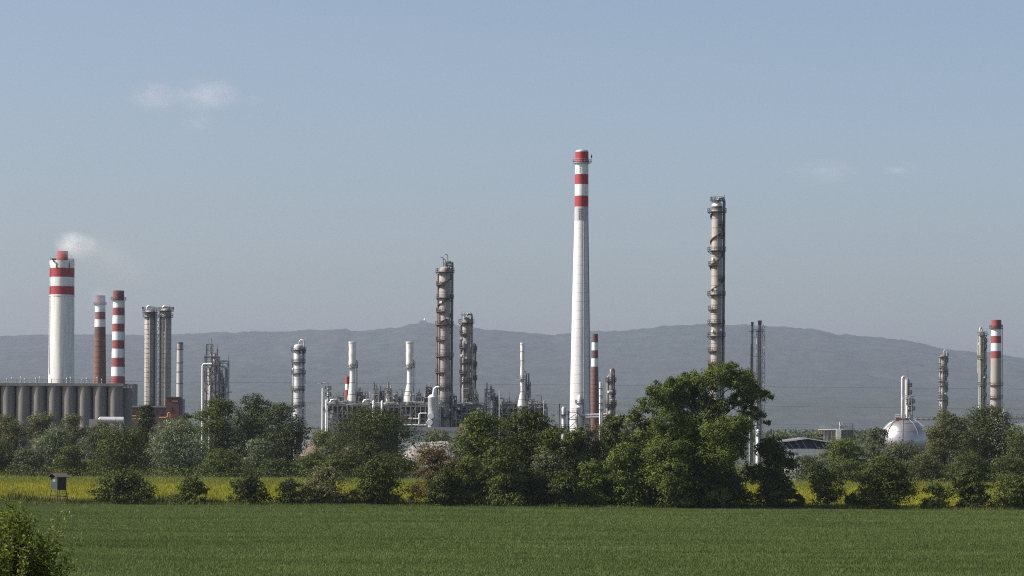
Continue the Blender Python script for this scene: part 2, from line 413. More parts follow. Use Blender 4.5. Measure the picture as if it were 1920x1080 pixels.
def platform(parent, r, z, w, a0=0.0, a1=360.0, mat=None, rail=True, c=(0, 0), bracket=False, t=0.22):
    mat = mat or DARK
    m = MB().arc(r + 0.01, r + w, z - t, t, a0, a1, max(8, int(24 * (a1 - a0) / 360)), c)
    if bracket:
        for k in range(7):
            a = R(a0 + (a1 - a0) * (k + 0.5) / 7); ca, sa = math.cos(a), math.sin(a)
            m.cone((c[0] + r * ca, c[1] + r * sa, z - 1.3), (c[0] + (r + w * 0.9) * ca, c[1] + (r + w * 0.9) * sa, z - t), 0.10, 0.10, 4)
    o = m.build('platform', mat, parent)
    if rail: rail_ring(r + w - 0.08, z, a0, a1, c=c).build('railing', mat, o)
    return o

def ladder(parent, x, y, z0, z1, mat=None, w=0.55, cage=True):
    m = MB()
    for s in (-1, 1): m.box((x, y + s * w / 2, (z0 + z1) / 2), (0.14, 0.14, z1 - z0))
    z = z0
    while z < z1:
        m.box((x, y, z), (0.06, w, 0.06)); z += 0.9
    if cage:
        z = z0 + 2
        while z < z1:
            m.arc(0.42, 0.50, z, 0.11, -100, 100, 8, (x, y)); z += 1.4
        m.box((x + 0.45, y, (z0 + z1) / 2 + 1), (0.09, 0.09, max(0.2, z1 - z0 - 2)))
    return m.build('ladder', mat or DARK, parent)

def banded_stack(S, segs, prof, wall=0.5, n=40, rim=True, gap=False):
    """segs: (z_top, z_bottom, material, part name) from the top down; prof: (z, radius) pairs."""
    zs = [p[0] for p in prof]; rs = [p[1] for p in prof]
    rad = lambda z: float(np.interp(z, zs, rs))
    for (zt, zb, mat, nm) in segs:
        m = MB(); k = max(2, int((zt - zb) / 6) + 1)
        m.lathe([(rad(zb + (zt - zb) * i / (k - 1)), zb + (zt - zb) * i / (k - 1)) for i in range(k)], n)
        m.build(nm, mat, S.e)
    zt = segs[0][0]; r = rad(zt)
    m = MB().lathe([(r, zt), (r - wall, zt), (r - wall, zt - 6), (0.05, zt - 6)], n)
    m.build('flue_mouth', SOOT, S.e)
    return rad

# =================================================== LEFT: silos and chimneys
# --- silo block
S = Site('silo_block', 'long row of weathered concrete silos under one flat roof slab', 'silos', 116, 720, 900)
zt = S.z(116, 724)
pitch = 28.7 * S.k
for k in range(9):
    cx = S.x(216.5 - 28.7 * k, 750)
    MB().lathe([(pitch * 0.492, 0), (pitch * 0.492, zt)], 32, (cx, 0)).build('silo', CONC_SILO, S.e)
    MB().lathe([(pitch * 0.47, 0), (pitch * 0.47, zt - 0.4)], 24, (cx + pitch * 0.5, pitch * 0.95)).build('silo', CONC_SILO, S.e)
xa, xb = S.x(-30, 720), S.x(233, 720)
MB().box(((xa + xb) / 2, pitch * 0.5, zt + 0.45), (xb - xa, pitch * 2.0, 0.9)).build('roof_slab', CONC_SILO, S.e)
m = MB()
for hh in (0.6, 1.15): m.box(((xa + xb) / 2, -pitch * 0.48, zt + 0.9 + hh), (xb - xa, 0.06, 0.06))
for k in range(27): m.box((xa + (xb - xa) * (k + 0.5) / 27, -pitch * 0.48, zt + 1.45), (0.06, 0.05, 1.1))
m.build('railing', DARK, S.e)
for k, px in enumerate((14, 23, 40, 47, 68, 75, 97, 126, 133, 155, 163, 183, 191)):
    x = S.x(px, 715)
    m = MB().cone((x, -0.6, zt + 0.9), (x, -0.6, zt + 2.0 + (k % 3) * 0.3), 0.13, 0.13, 8).cone((x, -0.6, zt + 2.0 + (k % 3) * 0.3), (x, -0.6, zt + 2.35 + (k % 3) * 0.3), 0.26, 0.10, 8)
    m.build('roof_vent', STEEL_L, S.e)

# --- thick white chimney with twin red bands
S = Site('thick_white_chimney', 'thick white chimney with two red bands and a small dark red flue on top', 'chimney', 116.5, 489, 1300)
k = S.k; Z = lambda py: S.z(116, py)
r1 = 23.0 * k; r0 = 23.9 * k
rad = banded_stack(S, [(Z(489), Z(503), WHITE2, 'shaft'), (Z(503), Z(520), RED, 'red_band'), (Z(520), Z(537), WHITE2, 'shaft'), (Z(537), Z(553), RED, 'red_band'), (Z(553), 0, WHITE2, 'shaft')],
             [(0, r0 + 0.4), (Z(700), r0), (Z(489), r1)])
xf = 0.3 * k
MB().lathe([(10.5 * k, Z(489) - 5), (10.5 * k, Z(471)), (9.2 * k, Z(471)), (9.2 * k, Z(480))], 28, (xf, 0)).build('flue', RED_W, S.e)
MB().arc(10.5 * k + 0.01, r1 - 0.05, Z(489) - 0.7, 0.4, 0, 360, 40).build('roof_deck', CONC_G, S.e)
rail_ring(r1 - 0.2, Z(489) - 0.3, posts=16).build('railing', DARK, S.e)
MB().box((-r1 * 0.55, -r1 * 0.7, Z(489) + 0.3), (1.6, 0.5, 0.9)).box((-r1 * 0.55, -r1 * 0.9, Z(489) - 0.4), (0.5, 0.4, 0.8)).build('hoist', DARK, S.e)
for px in (109, 133):
    x = S.x(px, 498); y = -math.sqrt(max(0.1, (r1 + 0.1) ** 2 - x * x))
    MB().box((x, y - 0.1, Z(498)), (0.25, 0.25, 2.4)).build('warning_lamp', DARK, S.e)
xl = -r0 * 0.86
MB().box((xl, -r0 * 0.56, Z(600)), (0.18, 0.3, Z(500) - Z(705))).build('ladder', STEEL, S.e)
MB().lathe([(r0 * 1.005 + 0.02, Z(553) - 0.6), (r0 * 1.012, Z(553) - 0.3), (r0 * 1.002, Z(553) - 0.05)], 40).build('collar', WHITE2, S.e)

# --- brick chimney with pale crown
S = Site('brick_chimney', 'brown brick chimney with faded pinkish and white crown, between the two chimneys', 'chimney', 188, 555, 1500)
Z = lambda py: S.z(188, py); k = S.k
banded_stack(S, [(Z(554), Z(571), RED_F, 'faded_band'), (Z(571), Z(585), WHITE, 'white_band'), (Z(585), Z(599), RED_F, 'faded_band'), (Z(599), Z(613), WHITE, 'white_band'), (Z(613), Z(633), BROWN, 'shaft'), (Z(633), 0, BRICK, 'shaft')],
             [(0, 14 * k), (Z(715), 11.8 * k), (Z(571), 9.6 * k), (Z(554), 9.4 * k)])
platform(S.e, 9.6 * k, Z(571), 0.7)
for py in (640, 650, 660, 670, 680, 690, 700):
    rr = float(np.interp(py, [571, 715], [9.6, 11.8])) * k
    MB().arc(rr, rr + 0.09, Z(py), 0.3, 0, 360, 32).build('iron_hoop', RUST, S.e)

# --- red and white hooped chimney
S = Site('striped_chimney', 'tall chimney striped all the way in dull red and white', 'chimney', 222.5, 545, 1400)
Z = lambda py: S.z(222, py); k = S.k
edges = [545, 562, 577, 591.5, 607, 622, 638, 654, 671, 688, 705.5, 722, 740]
segs = []
for i in range(len(edges) - 1):
    red = i % 2 == 0
    segs.append((Z(edges[i]), Z(edges[i + 1]), RED_W if red else WHITE, 'red_band' if red else 'white_band'))
segs[0] = (segs[0][0], segs[0][1], M('sooty_red_paint', (0.20, 0.055, 0.040), (0.13, 0.05, 0.04), 0.85, 0, 1.0), 'red_band')
segs.append((Z(740), 0, WHITE, 'shaft'))
banded_stack(S, segs, [(0, 14.5 * k), (Z(720), 13.0 * k), (Z(562), 10.4 * k), (Z(545), 10.2 * k)])
platform(S.e, 10.5 * k, Z(562), 1.0)
ladder(S.e, 12.2 * k, -1.5, Z(700), Z(563), STEEL, cage=False)

# --- grey block behind silos
S = Site('grey_plant_block', 'grey sheet metal plant block beside the right end of the silos', 'building', 244, 745, 1080)
Z = lambda py: S.z(244, py); k = S.k
MB().box((0, 0, Z(722) / 2), (20 * k, 12, Z(722))).build('wall', GREYWALL, S.e)
MB().box((0, 0, Z(722) + 0.2), (20.6 * k, 12.4, 0.4)).build('roof', STEEL, S.e)
for j, px in enumerate((238, 244, 250)): MB().box((S.x(px, 745), -6.06, Z(745)), (0.5, 0.1, Z(725) - Z(770))).build('pilaster', STEEL_L, S.e)
MB().box((S.x(247, 740), -6.12, Z(741)), (2.0, 0.12, 2.0)).build('louvre', STEEL_L, S.e)

# --- low brown building
S = Site('low_brown_building', 'low dark brown factory building with pale roof edge, right of the silos', 'building', 285, 775, 1060)
Z = lambda py: S.z(285, py); k = S.k
MB().box((0, 0, Z(764) / 2), (102 * k, 14, Z(764))).build('wall', M('brown_render', (0.12, 0.075, 0.06), (0.085, 0.06, 0.05), 0.9, 0, 0.5), S.e)
MB().box((0, 0, Z(764) + 0.25), (103 * k, 14.4, 0.5)).build('roof', GREYROOF, S.e)
for j in range(9):
    MB().box((S.x(242 + j * 10.5, 772), -7.04, Z(773)), (1.1, 0.12, 1.3)).build('window', DARK, S.e)

# --- twin silo tower
S = Site('twin_column_tower', 'pair of tall grey columns joined by a lattice of stairs and bridges', 'process tower', 296, 580, 1100)
Z = lambda py: S.z(296, py); k = S.k
for (pa, pb, pt) in ((270.5, 291.5, 586), (300, 321, 583)):
    cx = S.x((pa + pb) / 2, 680); r = (pb - pa) / 2 * k
    MB().lathe([(r, 0), (r, Z(pt)), (r * 0.8, Z(pt) + 0.7), (r * 0.3, Z(pt) + 1.1), (0.02, Z(pt) + 1.2)], 28, (cx, 0)).build('column_shell', CLAD_D, S.e)
    for j, py in enumerate(range(600, 770, 9)):
        MB().arc(r, r + 0.05, Z(py), 0.16, 0, 360, 28, (cx, 0)).build('seam_ring', STEEL, S.e)
    platform(S.e, r, Z(pt) + 0.1, 0.9, c=(cx, 0))
    platform(S.e, r, Z(594), 0.7, c=(cx, 0))
    MB().path([(cx - r * 0.5, -r * 0.3, Z(pt)), (cx - r * 0.5, -r * 0.3, Z(576)), (cx - r * 0.3, -r * 0.3, Z(574)), (cx + r * 0.1, -r * 0.3, Z(574)), (cx + r * 0.4, -r * 0.3, Z(576)), (cx + r * 0.4, -r * 0.3, Z(pt))], 0.35).build('overhead_pipe', SHINY, S.e)
    MB().box((cx + r * 0.7, 0, Z(pt) + 1.0), (0.3, 0.3, 2.6)).build('vent_post', STEEL_L, S.e)
    ladder(S.e, cx - r * 0.42, -r * 0.95, 3, Z(pt), CLAD_Y, w=0.9)
    MB().cone((cx + r * 0.1, -r - 0.3, 0), (cx + r * 0.1, -r - 0.3, Z(590)), 0.22, 0.22, 8).build('riser_pipe', CLAD_D, S.e)
cx = S.x(296, 680); w = 6.5 * k
m = MB()
for sx in (-1, 1):
    for sy in (-1, 1): m.box((cx + sx * w / 2, sy * 1.2 - 0.5, Z(578) / 2), (0.22, 0.22, Z(578)))
m.build('stair_frame', STEEL_L, S.e)
zz = 4.0; j = 0
while zz < Z(582):
    MB().box((cx, -0.5, zz), (w, 2.6, 0.15)).cone((cx - w / 2, -1.7, zz), (cx + w / 2, -1.7, zz + 2.3), 0.1, 0.1, 4).build('stair_flight', STEEL_L if j % 2 else STEEL, S.e)
    zz += 2.4; j += 1
MB().cone((S.x(267, 577), -0.4, Z(577.5)), (S.x(326, 577), -0.4, Z(577.5)), 0.16, 0.16, 6).build('davit_beam', DARK, S.e)
for px in (268, 325): MB().box((S.x(px, 577), -0.4, Z(577.5)), (0.6, 0.4, 0.7)).build('davit_end', DARK, S.e)

# --- grey stack
S = Site('grey_stack', 'plain grey cylindrical stack with dark rim above the red brown block', 'chimney', 337.5, 643, 1150)
Z = lambda py: S.z(337, py); k = S.k
banded_stack(S, [(Z(642), Z(655), CLAD_D, 'shaft'), (Z(655), 0, CLAD, 'shaft')], [(0, 7.0 * k), (Z(642), 6.0 * k)], wall=0.25, n=28)
for py in (642.5, 655, 680, 697, 719):
    MB().arc(6.0 * k, 6.7 * k, Z(py) - 0.2, 0.25, 0, 360, 28).build('stiffening_ring', DARK, S.e)
ladder(S.e, -6.7 * k, 0, 4, Z(644), STEEL_L, cage=False)

# --- red brick block
S = Site('red_block', 'small dark red block with a grey lean-to at the foot of the stack', 'building', 328, 760, 1040)
Z = lambda py: S.z(328, py); k = S.k
MB().box((S.x(326, 760), 0, Z(746) / 2), (24 * k, 9, Z(746))).build('wall', REDBRICK, S.e)
MB().box((S.x(326, 760), 0, Z(746) + 0.2), (26 * k, 9.5, 0.4)).build('roof', RUST, S.e)
MB().box((S.x(341, 765), 1, Z(748) / 2), (6 * k, 7, Z(748))).build('lean_to', GREYWALL, S.e)
MB().box((S.x(322, 765), -4.56, Z(766)), (1.3, 0.14, 1.6)).build('window', DARK, S.e)
MB().box((S.x(331, 752), -4.56, Z(752)), (2.2, 0.1, 0.7)).build('louvre', STEEL, S.e)

# --- yellow gas pipes
def pipe_thing(name, label, cat, pts, d, rad_px, mat, group=None, posts=True, n=8):
    S = Site(name, label, cat, pts[0][0], pts[0][1], d, group)
    loc = [(S.x(a, b), 0, S.z(a, b)) for a, b in pts]
    MB().path(loc, rad_px * S.k, n).build('pipe', mat, S.e)
    if posts:
        for j in range(0, len(loc), max(1, len(loc) - 1)):
            MB().box((loc[j][0], 0.0, (loc[j][2] - rad_px * S.k) / 2), (0.2, 0.2, max(0.2, loc[j][2] - rad_px * S.k))).build('support', STEEL, S.e)
    return S
pipe_thing('gas_pipe', 'yellow gas pipe rising in a square loop below the red block', 'pipe', [(298, 783), (310, 783), (314, 782), (315, 778), (315, 775), (317, 773.5), (319, 775), (319, 784), (322, 786)], 1000, 1.1, YELLOW, 'yellow gas pipes')
pipe_thing('gas_pipe', 'upper straight yellow pipe run behind the trees by the silos', 'pipe', [(222, 780.5), (236, 780.5), (262, 779.5)], 985, 0.9, YELLOW, 'yellow gas pipes')
pipe_thing('gas_pipe', 'lower straight yellow pipe run behind the trees by the silos', 'pipe', [(233, 786), (247, 786), (270, 785.5)], 980, 0.9, YELLOW, 'yellow gas pipes')
# --- white tank at silo foot
S = Site('horizontal_tank', 'pale grey horizontal tank with tapered end lying at the foot of the silos', 'tank', 205, 786, 860)
Z = lambda py: S.z(205, py); k = S.k
zc = Z(788); r = 6.5 * k
m = MB().cone((S.x(188, 786), 0, zc), (S.x(232, 786), 0, zc), r, r, 20)
m.build('tank_shell', CLAD, S.e)
MB().cone((S.x(184, 786), 0, zc), (S.x(188, 786), 0, zc), r * 0.45, r, 20).build('tank_end', WHITE2, S.e)
for px in (194, 210, 226): MB().box((S.x(px, 786), 0, (zc - r * 0.8) / 2), (0.6, 1.8, zc - r * 0.8)).build('saddle', CONC_G, S.e)
S = Site('concrete_slab_wall', 'low beige concrete wall between the silos and the horizontal tank', 'wall', 178, 789, 850)
MB().box((0, 0, S.z(178, 786) / 2), (22 * S.k, 0.5, S.z(178, 786))).build('wall_panel', CONC_TAN, S.e)

# =================================================== process structures
rng = random.Random(11)
def lattice_frame(S, x0, x1, y0, y1, levels, mat, t=0.25, brace=True, bays=2):
    """Open steel frame: posts and one deck frame per level, every post and beam run a part."""
    xs = [x0 + (x1 - x0) * i / bays for i in range(bays + 1)]
    top = levels[-1]
    for x in xs:
        for y in (y0, y1): MB().box((x, y, top / 2), (t, t, top)).build('post', mat, S.e)
    prev = 0
    for li, z in enumerate(levels):
        for y in (y0, y1): MB().box(((x0 + x1) / 2, y, z - t * 0.6), (x1 - x0 - t, t * 0.8, t)).build('beam', mat, S.e)
        for x in xs: MB().box((x, (y0 + y1) / 2, z - t * 0.6), (t * 0.8, y1 - y0 - t, t)).build('cross_beam', mat, S.e)
        if brace:
            i = li % bays
            MB().cone((xs[i], y0 - 0.02, prev), (xs[i + 1], y0 - 0.02, z - t), t * 0.35, t * 0.35, 4).build('brace', mat, S.e)
        prev = z

def elbow(p0, p1, axis_first='z'):
    """Pipe route with one softened corner."""
    x0, y0, z0 = p0; x1, y1, z1 = p1
    c = (x0, y0, z1) if axis_first == 'z' else (x1, y1, z0)
    c = Vector(c); a = Vector(p0); b = Vector(p1)
    la, lb = (a - c).length, (b - c).length; q = min(0.5, la * 0.4, lb * 0.4)
    if q < 0.02: return [a, b]
    ca = c + (a - c).normalized() * q; cb = c + (b - c).normalized() * q; mid = (ca + cb) / 2 * 0.6 + c * 0.4
    return [a, ca, mid, cb, b]

def drum(parent, x, y, z, L, r, mat, along='x'):
    m = MB()
    if along == 'x':
        m.cone((x - L / 2, y, z), (x + L / 2, y, z), r, r, 14, False)
        for s in (-1, 1): m.cone((x + s * L / 2, y, z), (x + s * (L / 2 + r * 0.45), y, z), r, r * 0.35, 14)
    else:
        m.lathe([(r * 0.3, z - L / 2 - r * 0.4), (r, z - L / 2), (r, z + L / 2), (r * 0.8, z + L / 2 + r * 0.25), (r * 0.4, z + L / 2 + r * 0.4), (0.02, z + L / 2 + r * 0.45)], 16, (x, y))
    return m.build('drum', mat, parent)

def clutter(S, x0, x1, y0, y1, z0, z1, n, mats, rmin=0.08, rmax=0.28, seed=0):
    r_ = random.Random(seed)
    for i in range(n):
        xa, xb = sorted((r_.uniform(x0, x1), r_.uniform(x0, x1)))
        za, zb = r_.uniform(z0, z1), r_.uniform(z0, z1); y = r_.uniform(y0, y1)
        rr = r_.uniform(rmin, rmax)
        if r_.random() < 0.5:
            pts = elbow((xa, y, za), (xb, y, zb), r_.choice('xz'))
        elif r_.random() < 0.5:
            pts = [(xa, y, max(0, za - r_.uniform(2, 6))), (xa, y, za)]
        else:
            pts = [(xa, y, za), (min(x1, xa + r_.uniform(3, 9)), y, za)]
        if (Vector(pts[0]) - Vector(pts[-1])).length < 0.5: continue
        MB().path(pts, rr, 6).build('pipe', r_.choice(mats), S.e)

# --- cluttered lattice tower at x 380-430
S = Site('lattice_process_tower', 'narrow cluttered steel lattice tower with stepped top, left of the group', 'process tower', 405, 660, 1300)
Z = lambda py: S.z(405, py); X = lambda px: S.x(px, 700)
lv = [Z(p) for p in (790, 768, 750, 732, 715, 698, 683, 668)]
lattice_frame(S, X(384), X(410), -3, 4, lv, STEEL, 0.35)
lattice_frame(S, X(387), X(398), -1.5, 2.5, [Z(668), Z(656), Z(645)], STEEL, 0.25, bays=1)
lattice_frame(S, X(411.5), X(428), -2, 3, [Z(p) for p in (760, 735, 708, 680, 676)], STEEL, 0.35, bays=1)
for (px, pt, pb, wpx, mat) in ((392, 690, 800, 7, CLAD_D), (402, 664, 800, 6, CLAD_D), (395, 650, 690, 5, STEEL_L), (416, 700, 800, 5, CLAD_D), (422, 720, 800, 4, STEEL_L), (407, 655, 700, 3, STEEL)):
    r = wpx / 2 * S.k
    MB().lathe([(r, max(0, Z(pb))), (r, Z(pt)), (r * 0.5, Z(pt) + r * 0.5), (0.02, Z(pt) + r * 0.6)], 16, (X(px), 0.5)).build('vessel', mat, S.e)
for (px, pt, pb) in ((391, 636, 660), (396, 633, 660), (428.5, 661, 690), (387, 648, 668), (407, 644, 668)):
    MB().cone((X(px), 0, Z(pb)), (X(px), 0, Z(pt)), 0.22, 0.14, 6).build('vent_pipe', STEEL, S.e)
MB().path([(X(381.5), -4, 0), (X(381.5), -4, Z(687)), (X(382.5), -4, Z(684)), (X(385), -4, Z(683)), (X(399), -4, Z(683))], 0.42).build('riser_pipe', WHITE, S.e)
MB().path([(X(395), -4.4, 0), (X(395), -4.4, Z(726)), (X(396), -4.4, Z(723))], 0.32).build('riser_pipe', WHITE, S.e)
drum(S.e, X(391), -3.6, Z(688.5), 1.4, 0.35, WHITE)
clutter(S, X(384), X(410), -2.5, 3.5, Z(780), Z(664), 46, [STEEL, STEEL_L, DARK, CLAD_D], seed=3)
clutter(S, X(408), X(428), -1.5, 2.5, Z(780), Z(676), 26, [STEEL, STEEL_L, DARK], seed=4)
MB().box((X(431), 0, Z(735)), (8 * S.k, 1.5, 0.4)).build('bridge', DARK, S.e)
for p in (668, 683, 698, 715): 
    m = MB(); 
    for hh in (0.55, 1.1): m.box((X(397), -3.1, Z(p) + hh), (26 * S.k, 0.07, 0.07))
    m.build('railing', STEEL, S.e)

# --- generic distillation column
def column(label, px, ytop, wpx, d, mat, decks, cat='process column', name='process_column', group=None, rail_w=1.0, pipes=(), dome=True, strakes=(), lad=1, top='goose', deckmat=None, extra_rings=0):
    S = Site(name, label, cat, px, ytop, d, group)
    Z = lambda py: S.z(px, py); k = S.k; r = wpx / 2 * k; zt = Z(ytop)
    prof = [(r * 1.02, 0), (r, 2), (r, zt - r * 0.6)]
    if dome: prof += [(r * 0.92, zt - r * 0.32), (r * 0.7, zt - r * 0.12), (r * 0.35, zt - 0.03), (0.02, zt)]
    else: prof += [(r, zt), (r - 0.2, zt), (r - 0.2, zt - 3)]
    MB().lathe(prof, 28).build('column_shell', mat, S.e)
    for (py, a0, a1, w) in decks:
        platform(S.e, r, Z(py), w * rail_w, a0, a1, deckmat, bracket=True)
    zs = sorted([Z(dk[0]) for dk in decks]) or [zt]
    if lad:
        zprev = 1.0; j = 0
        for z in zs:
            side = 1 if (j % 2 == 0 or lad == 2) else -1
            if z - zprev > 2: ladder(S.e, side * (r + 0.35) if side > 0 else -(r + 0.35), -0.3, zprev, z + 1.0, deckmat)
            zprev = z; j += 1
    for (ang, pr, z0, z1, pm) in pipes:
        a = R(ang); x, y = math.cos(a) * (r + pr + 0.1), math.sin(a) * (r + pr + 0.1)
        z1w = Z(z1)
        if z1 < ytop + 3:    # goes over the top
            MB().path([(x, y, Z(z0) if z0 else 0), (x, y, zt + 0.3), (x * 0.95, y * 0.95, zt + 1.0), (x * 0.7, y * 0.7, zt + 1.6), (x * 0.35, y * 0.35, zt + 1.5), (x * 0.12, y * 0.12, zt + 0.8), (x * 0.1, y * 0.1, zt - 0.2)], pr, 10).build('overhead_pipe', pm, S.e)
        else:
            MB().path([(x, y, Z(z0) if z0 else 0), (x, y, z1w - 0.4), (x * 0.97, y * 0.97, z1w - 0.1), (x * 0.8, y * 0.8, z1w)], pr, 8).build('riser_pipe', pm, S.e)
    for (za, zb, turns, ph) in strakes:
        n = int(turns * 24); pts = []
        m = MB(); vs = []; 
        for i in range(n + 1):
            t = ph + 2 * math.pi * turns * i / n; z = Z(za) + (Z(zb) - Z(za)) * i / n
            for rr, dz in ((r - 0.02, -0.14), (r + 0.55, -0.14), (r + 0.55, 0.14), (r - 0.02, 0.14)):
                vs.append((rr * math.cos(t), rr * math.sin(t), z + dz))
        m._add(vs, [(i * 4 + j, i * 4 + (j + 1) % 4, (i + 1) * 4 + (j + 1) % 4, (i + 1) * 4 + j) for i in range(n) for j in range(4)])
        m.build('helical_strake', DARK if mat is not CLAD_B else RUST, S.e)
    rr_ = random.Random(int(px))
    for py in np.arange(ytop + 12, 800, 18):
        MB().arc(r, r + 0.06, Z(py), 0.14, 0, 360, 24).build('seam_ring', STEEL, S.e)
    for i in range(4):     # manways and nozzles
        a = R(rr_.uniform(200, 330)); z = Z(rr_.uniform(ytop + 15, 780))
        MB().cone((math.cos(a) * (r - 0.05), math.sin(a) * (r - 0.05), z), (math.cos(a) * (r + 0.55), math.sin(a) * (r + 0.55), z), 0.45, 0.45, 10).build('manway', SHINY, S.e)
    return S, r, Z

FULL = (0, 360)
def D(py, side='f', w=1.2):
    return {'f': (py, 0, 360, w), 'l': (py, 95, 275, w), 'r': (py, -85, 95, w), 'b': (py, 150, 390, w)}[side]

column('slender grey column with ring decks standing alone behind dark round trees', 560, 645, 19, 1100, CLAD, [D(656, 'f', 1.0), D(660.5, 'r', 0.7), D(679, 'f', 0.8), D(700, 'f', 0.8), D(730, 'f', 0.7), D(760, 'f', 0.7)],
       pipes=[(-20, 0.25, None, 645, CLAD), (200, 0.2, 730, 690, SHINY), (0, 0.18, None, 664, STEEL)])
S, r, Z = column('tallest stained brown grey column of the middle plant, with many ring decks', 834.5, 500, 22, 1000, CLAD_D,
       [D(498, 'r', 0.9), D(510, 'f', 1.25), D(534, 'l', 1.0), D(558.5, 'f', 1.1), D(584, 'l', 1.0), D(608.5, 'f', 1.25), D(637.5, 'l', 1.0), D(668, 'f', 1.1), D(698, 'l', 1.1), D(726, 'f', 0.9), D(753.5, 'f', 0.8), D(782, 'f', 0.8)],
       pipes=[(0, 0.42, None, 500, CLAD_D), (180, 0.25, None, 514, RUST), (215, 0.2, None, 580, CLAD_D)], strakes=[(625, 512, 3.2, 0.3)], lad=2)
for dx, h in ((-0.6, 3.2), (0.9, 4.2), (0.2, 2.6)):
    MB().path([(dx, -0.4, S.z(834, 500)), (dx, -0.4, S.z(834, 500) + h * 0.8), (dx - 0.25, -0.4, S.z(834, 500) + h), (dx - 0.9, -0.4, S.z(834, 500) + h)], 0.16, 6).build('vent_pipe', STEEL, S.e)
S, r, Z = column('dark narrow column with railed square head, right beside the tallest middle column', 874.5, 596, 16, 1010, CLAD_D,
       [D(605, 'f', 1.3), D(626, 'l', 0.9), D(652, 'l', 0.9), D(680, 'f', 0.8), D(700, 'l', 0.9), D(716, 'f', 0.8), D(746, 'r', 0.8), D(777, 'l', 1.3)],
       pipes=[(190, 0.3, None, 610, DARK), (-10, 0.38, None, 596, CLAD_D), (240, 0.18, None, 640, STEEL)], lad=2)
for dx in (-1.5, -0.5, 0.6, 1.6):
    MB().box((dx, -0.8, Z(596) + 0.5), (0.14, 0.14, 3.4)).build('head_post', DARK, S.e)
MB().arc(1.9, 2.1, Z(591), 0.2, 0, 360, 16).build('head_ring', DARK, S.e)
drum(S.e, 0, -1.0, Z(596), 1.6, 0.6, STEEL_L)
column('short brown column half hidden behind the dark narrow column', 886, 642, 9, 1030, CLAD_D, [D(655, 'r', 0.8), D(684, 'r', 0.9), D(710, 'r', 0.9), D(740, 'r', 0.8)], pipes=[(10, 0.2, None, 645, RUST)])

# --- lamp masts at the left end of the unit
def mast(label, px, ytop, d, wpx, arm, lamp=True, mat=None):
    S = Site('lamp_mast', label, 'mast', px, ytop, d, 'lamp masts of the plant'); Z = lambda py: S.z(px, py); k = S.k
    MB().cone((0, 0, 0), (0, 0, Z(ytop)), wpx / 2 * k * 1.1, wpx / 2 * k, 12).build('pole', mat or STEEL_L, S.e)
    if lamp:
        MB().path([(0, 0, Z(ytop) - 0.1), (arm * 0.5, -0.2, Z(ytop) + 0.2), (arm, -0.4, Z(ytop) + 0.15)], 0.12, 6).build('arm', STEEL, S.e)
        MB().box((arm * 1.1, -0.45, Z(ytop) + 0.2), (1.3, 0.6, 0.4)).build('lamp_head', SHINY, S.e)
    return S
mast('pale lamp mast at the left end of the pipe unit, head turned left', 605, 720, 990, 3.2, -1.1, True, WHITE)
mast('lamp mast right of the thin flared stack with a bent head', 1020, 751, 985, 2.0, 1.6)
mast('thin dark lamp mast beside the small vessel left of the tall chimney', 1049, 757, 985, 1.6, -0.7, True, DARK)
mast('dark topped lamp mast standing in pipework under the tall middle columns', 936.5, 732, 975, 1.6, 0.5, True, SHINY)
S = Site('scrubber_vessel', 'tall slim white cylinder next to the pale lamp mast', 'vessel', 612, 749, 992)
MB().lathe([(1.9 * S.k, 0), (1.9 * S.k, S.z(612, 752)), (1.2 * S.k, S.z(612, 749.5)), (0.02, S.z(612, 749))], 16).build('vessel_shell', WHITE, S.e)
platform(S.e, 2 * S.k, S.z(612, 770), 0.7, 0, 200)
S = Site('vent_column', 'thin grey vent column with railings behind the slim white cylinder', 'process column', 615.5, 722, 1000)
Z = lambda py: S.z(615, py)
MB().lathe([(1.6 * S.k, 0), (1.6 * S.k, Z(724)), (0.5 * S.k, Z(722))], 14).build('column_shell', CLAD, S.e)
for p in (730, 742, 756): platform(S.e, 1.6 * S.k, Z(p), 0.8)
MB().path([(0, -0.4, Z(724)), (0, -0.4, Z(720)), (-0.8, -0.4, Z(718)), (-1.9, -0.4, Z(718))], 0.18, 6).build('overhead_pipe', STEEL_L, S.e)

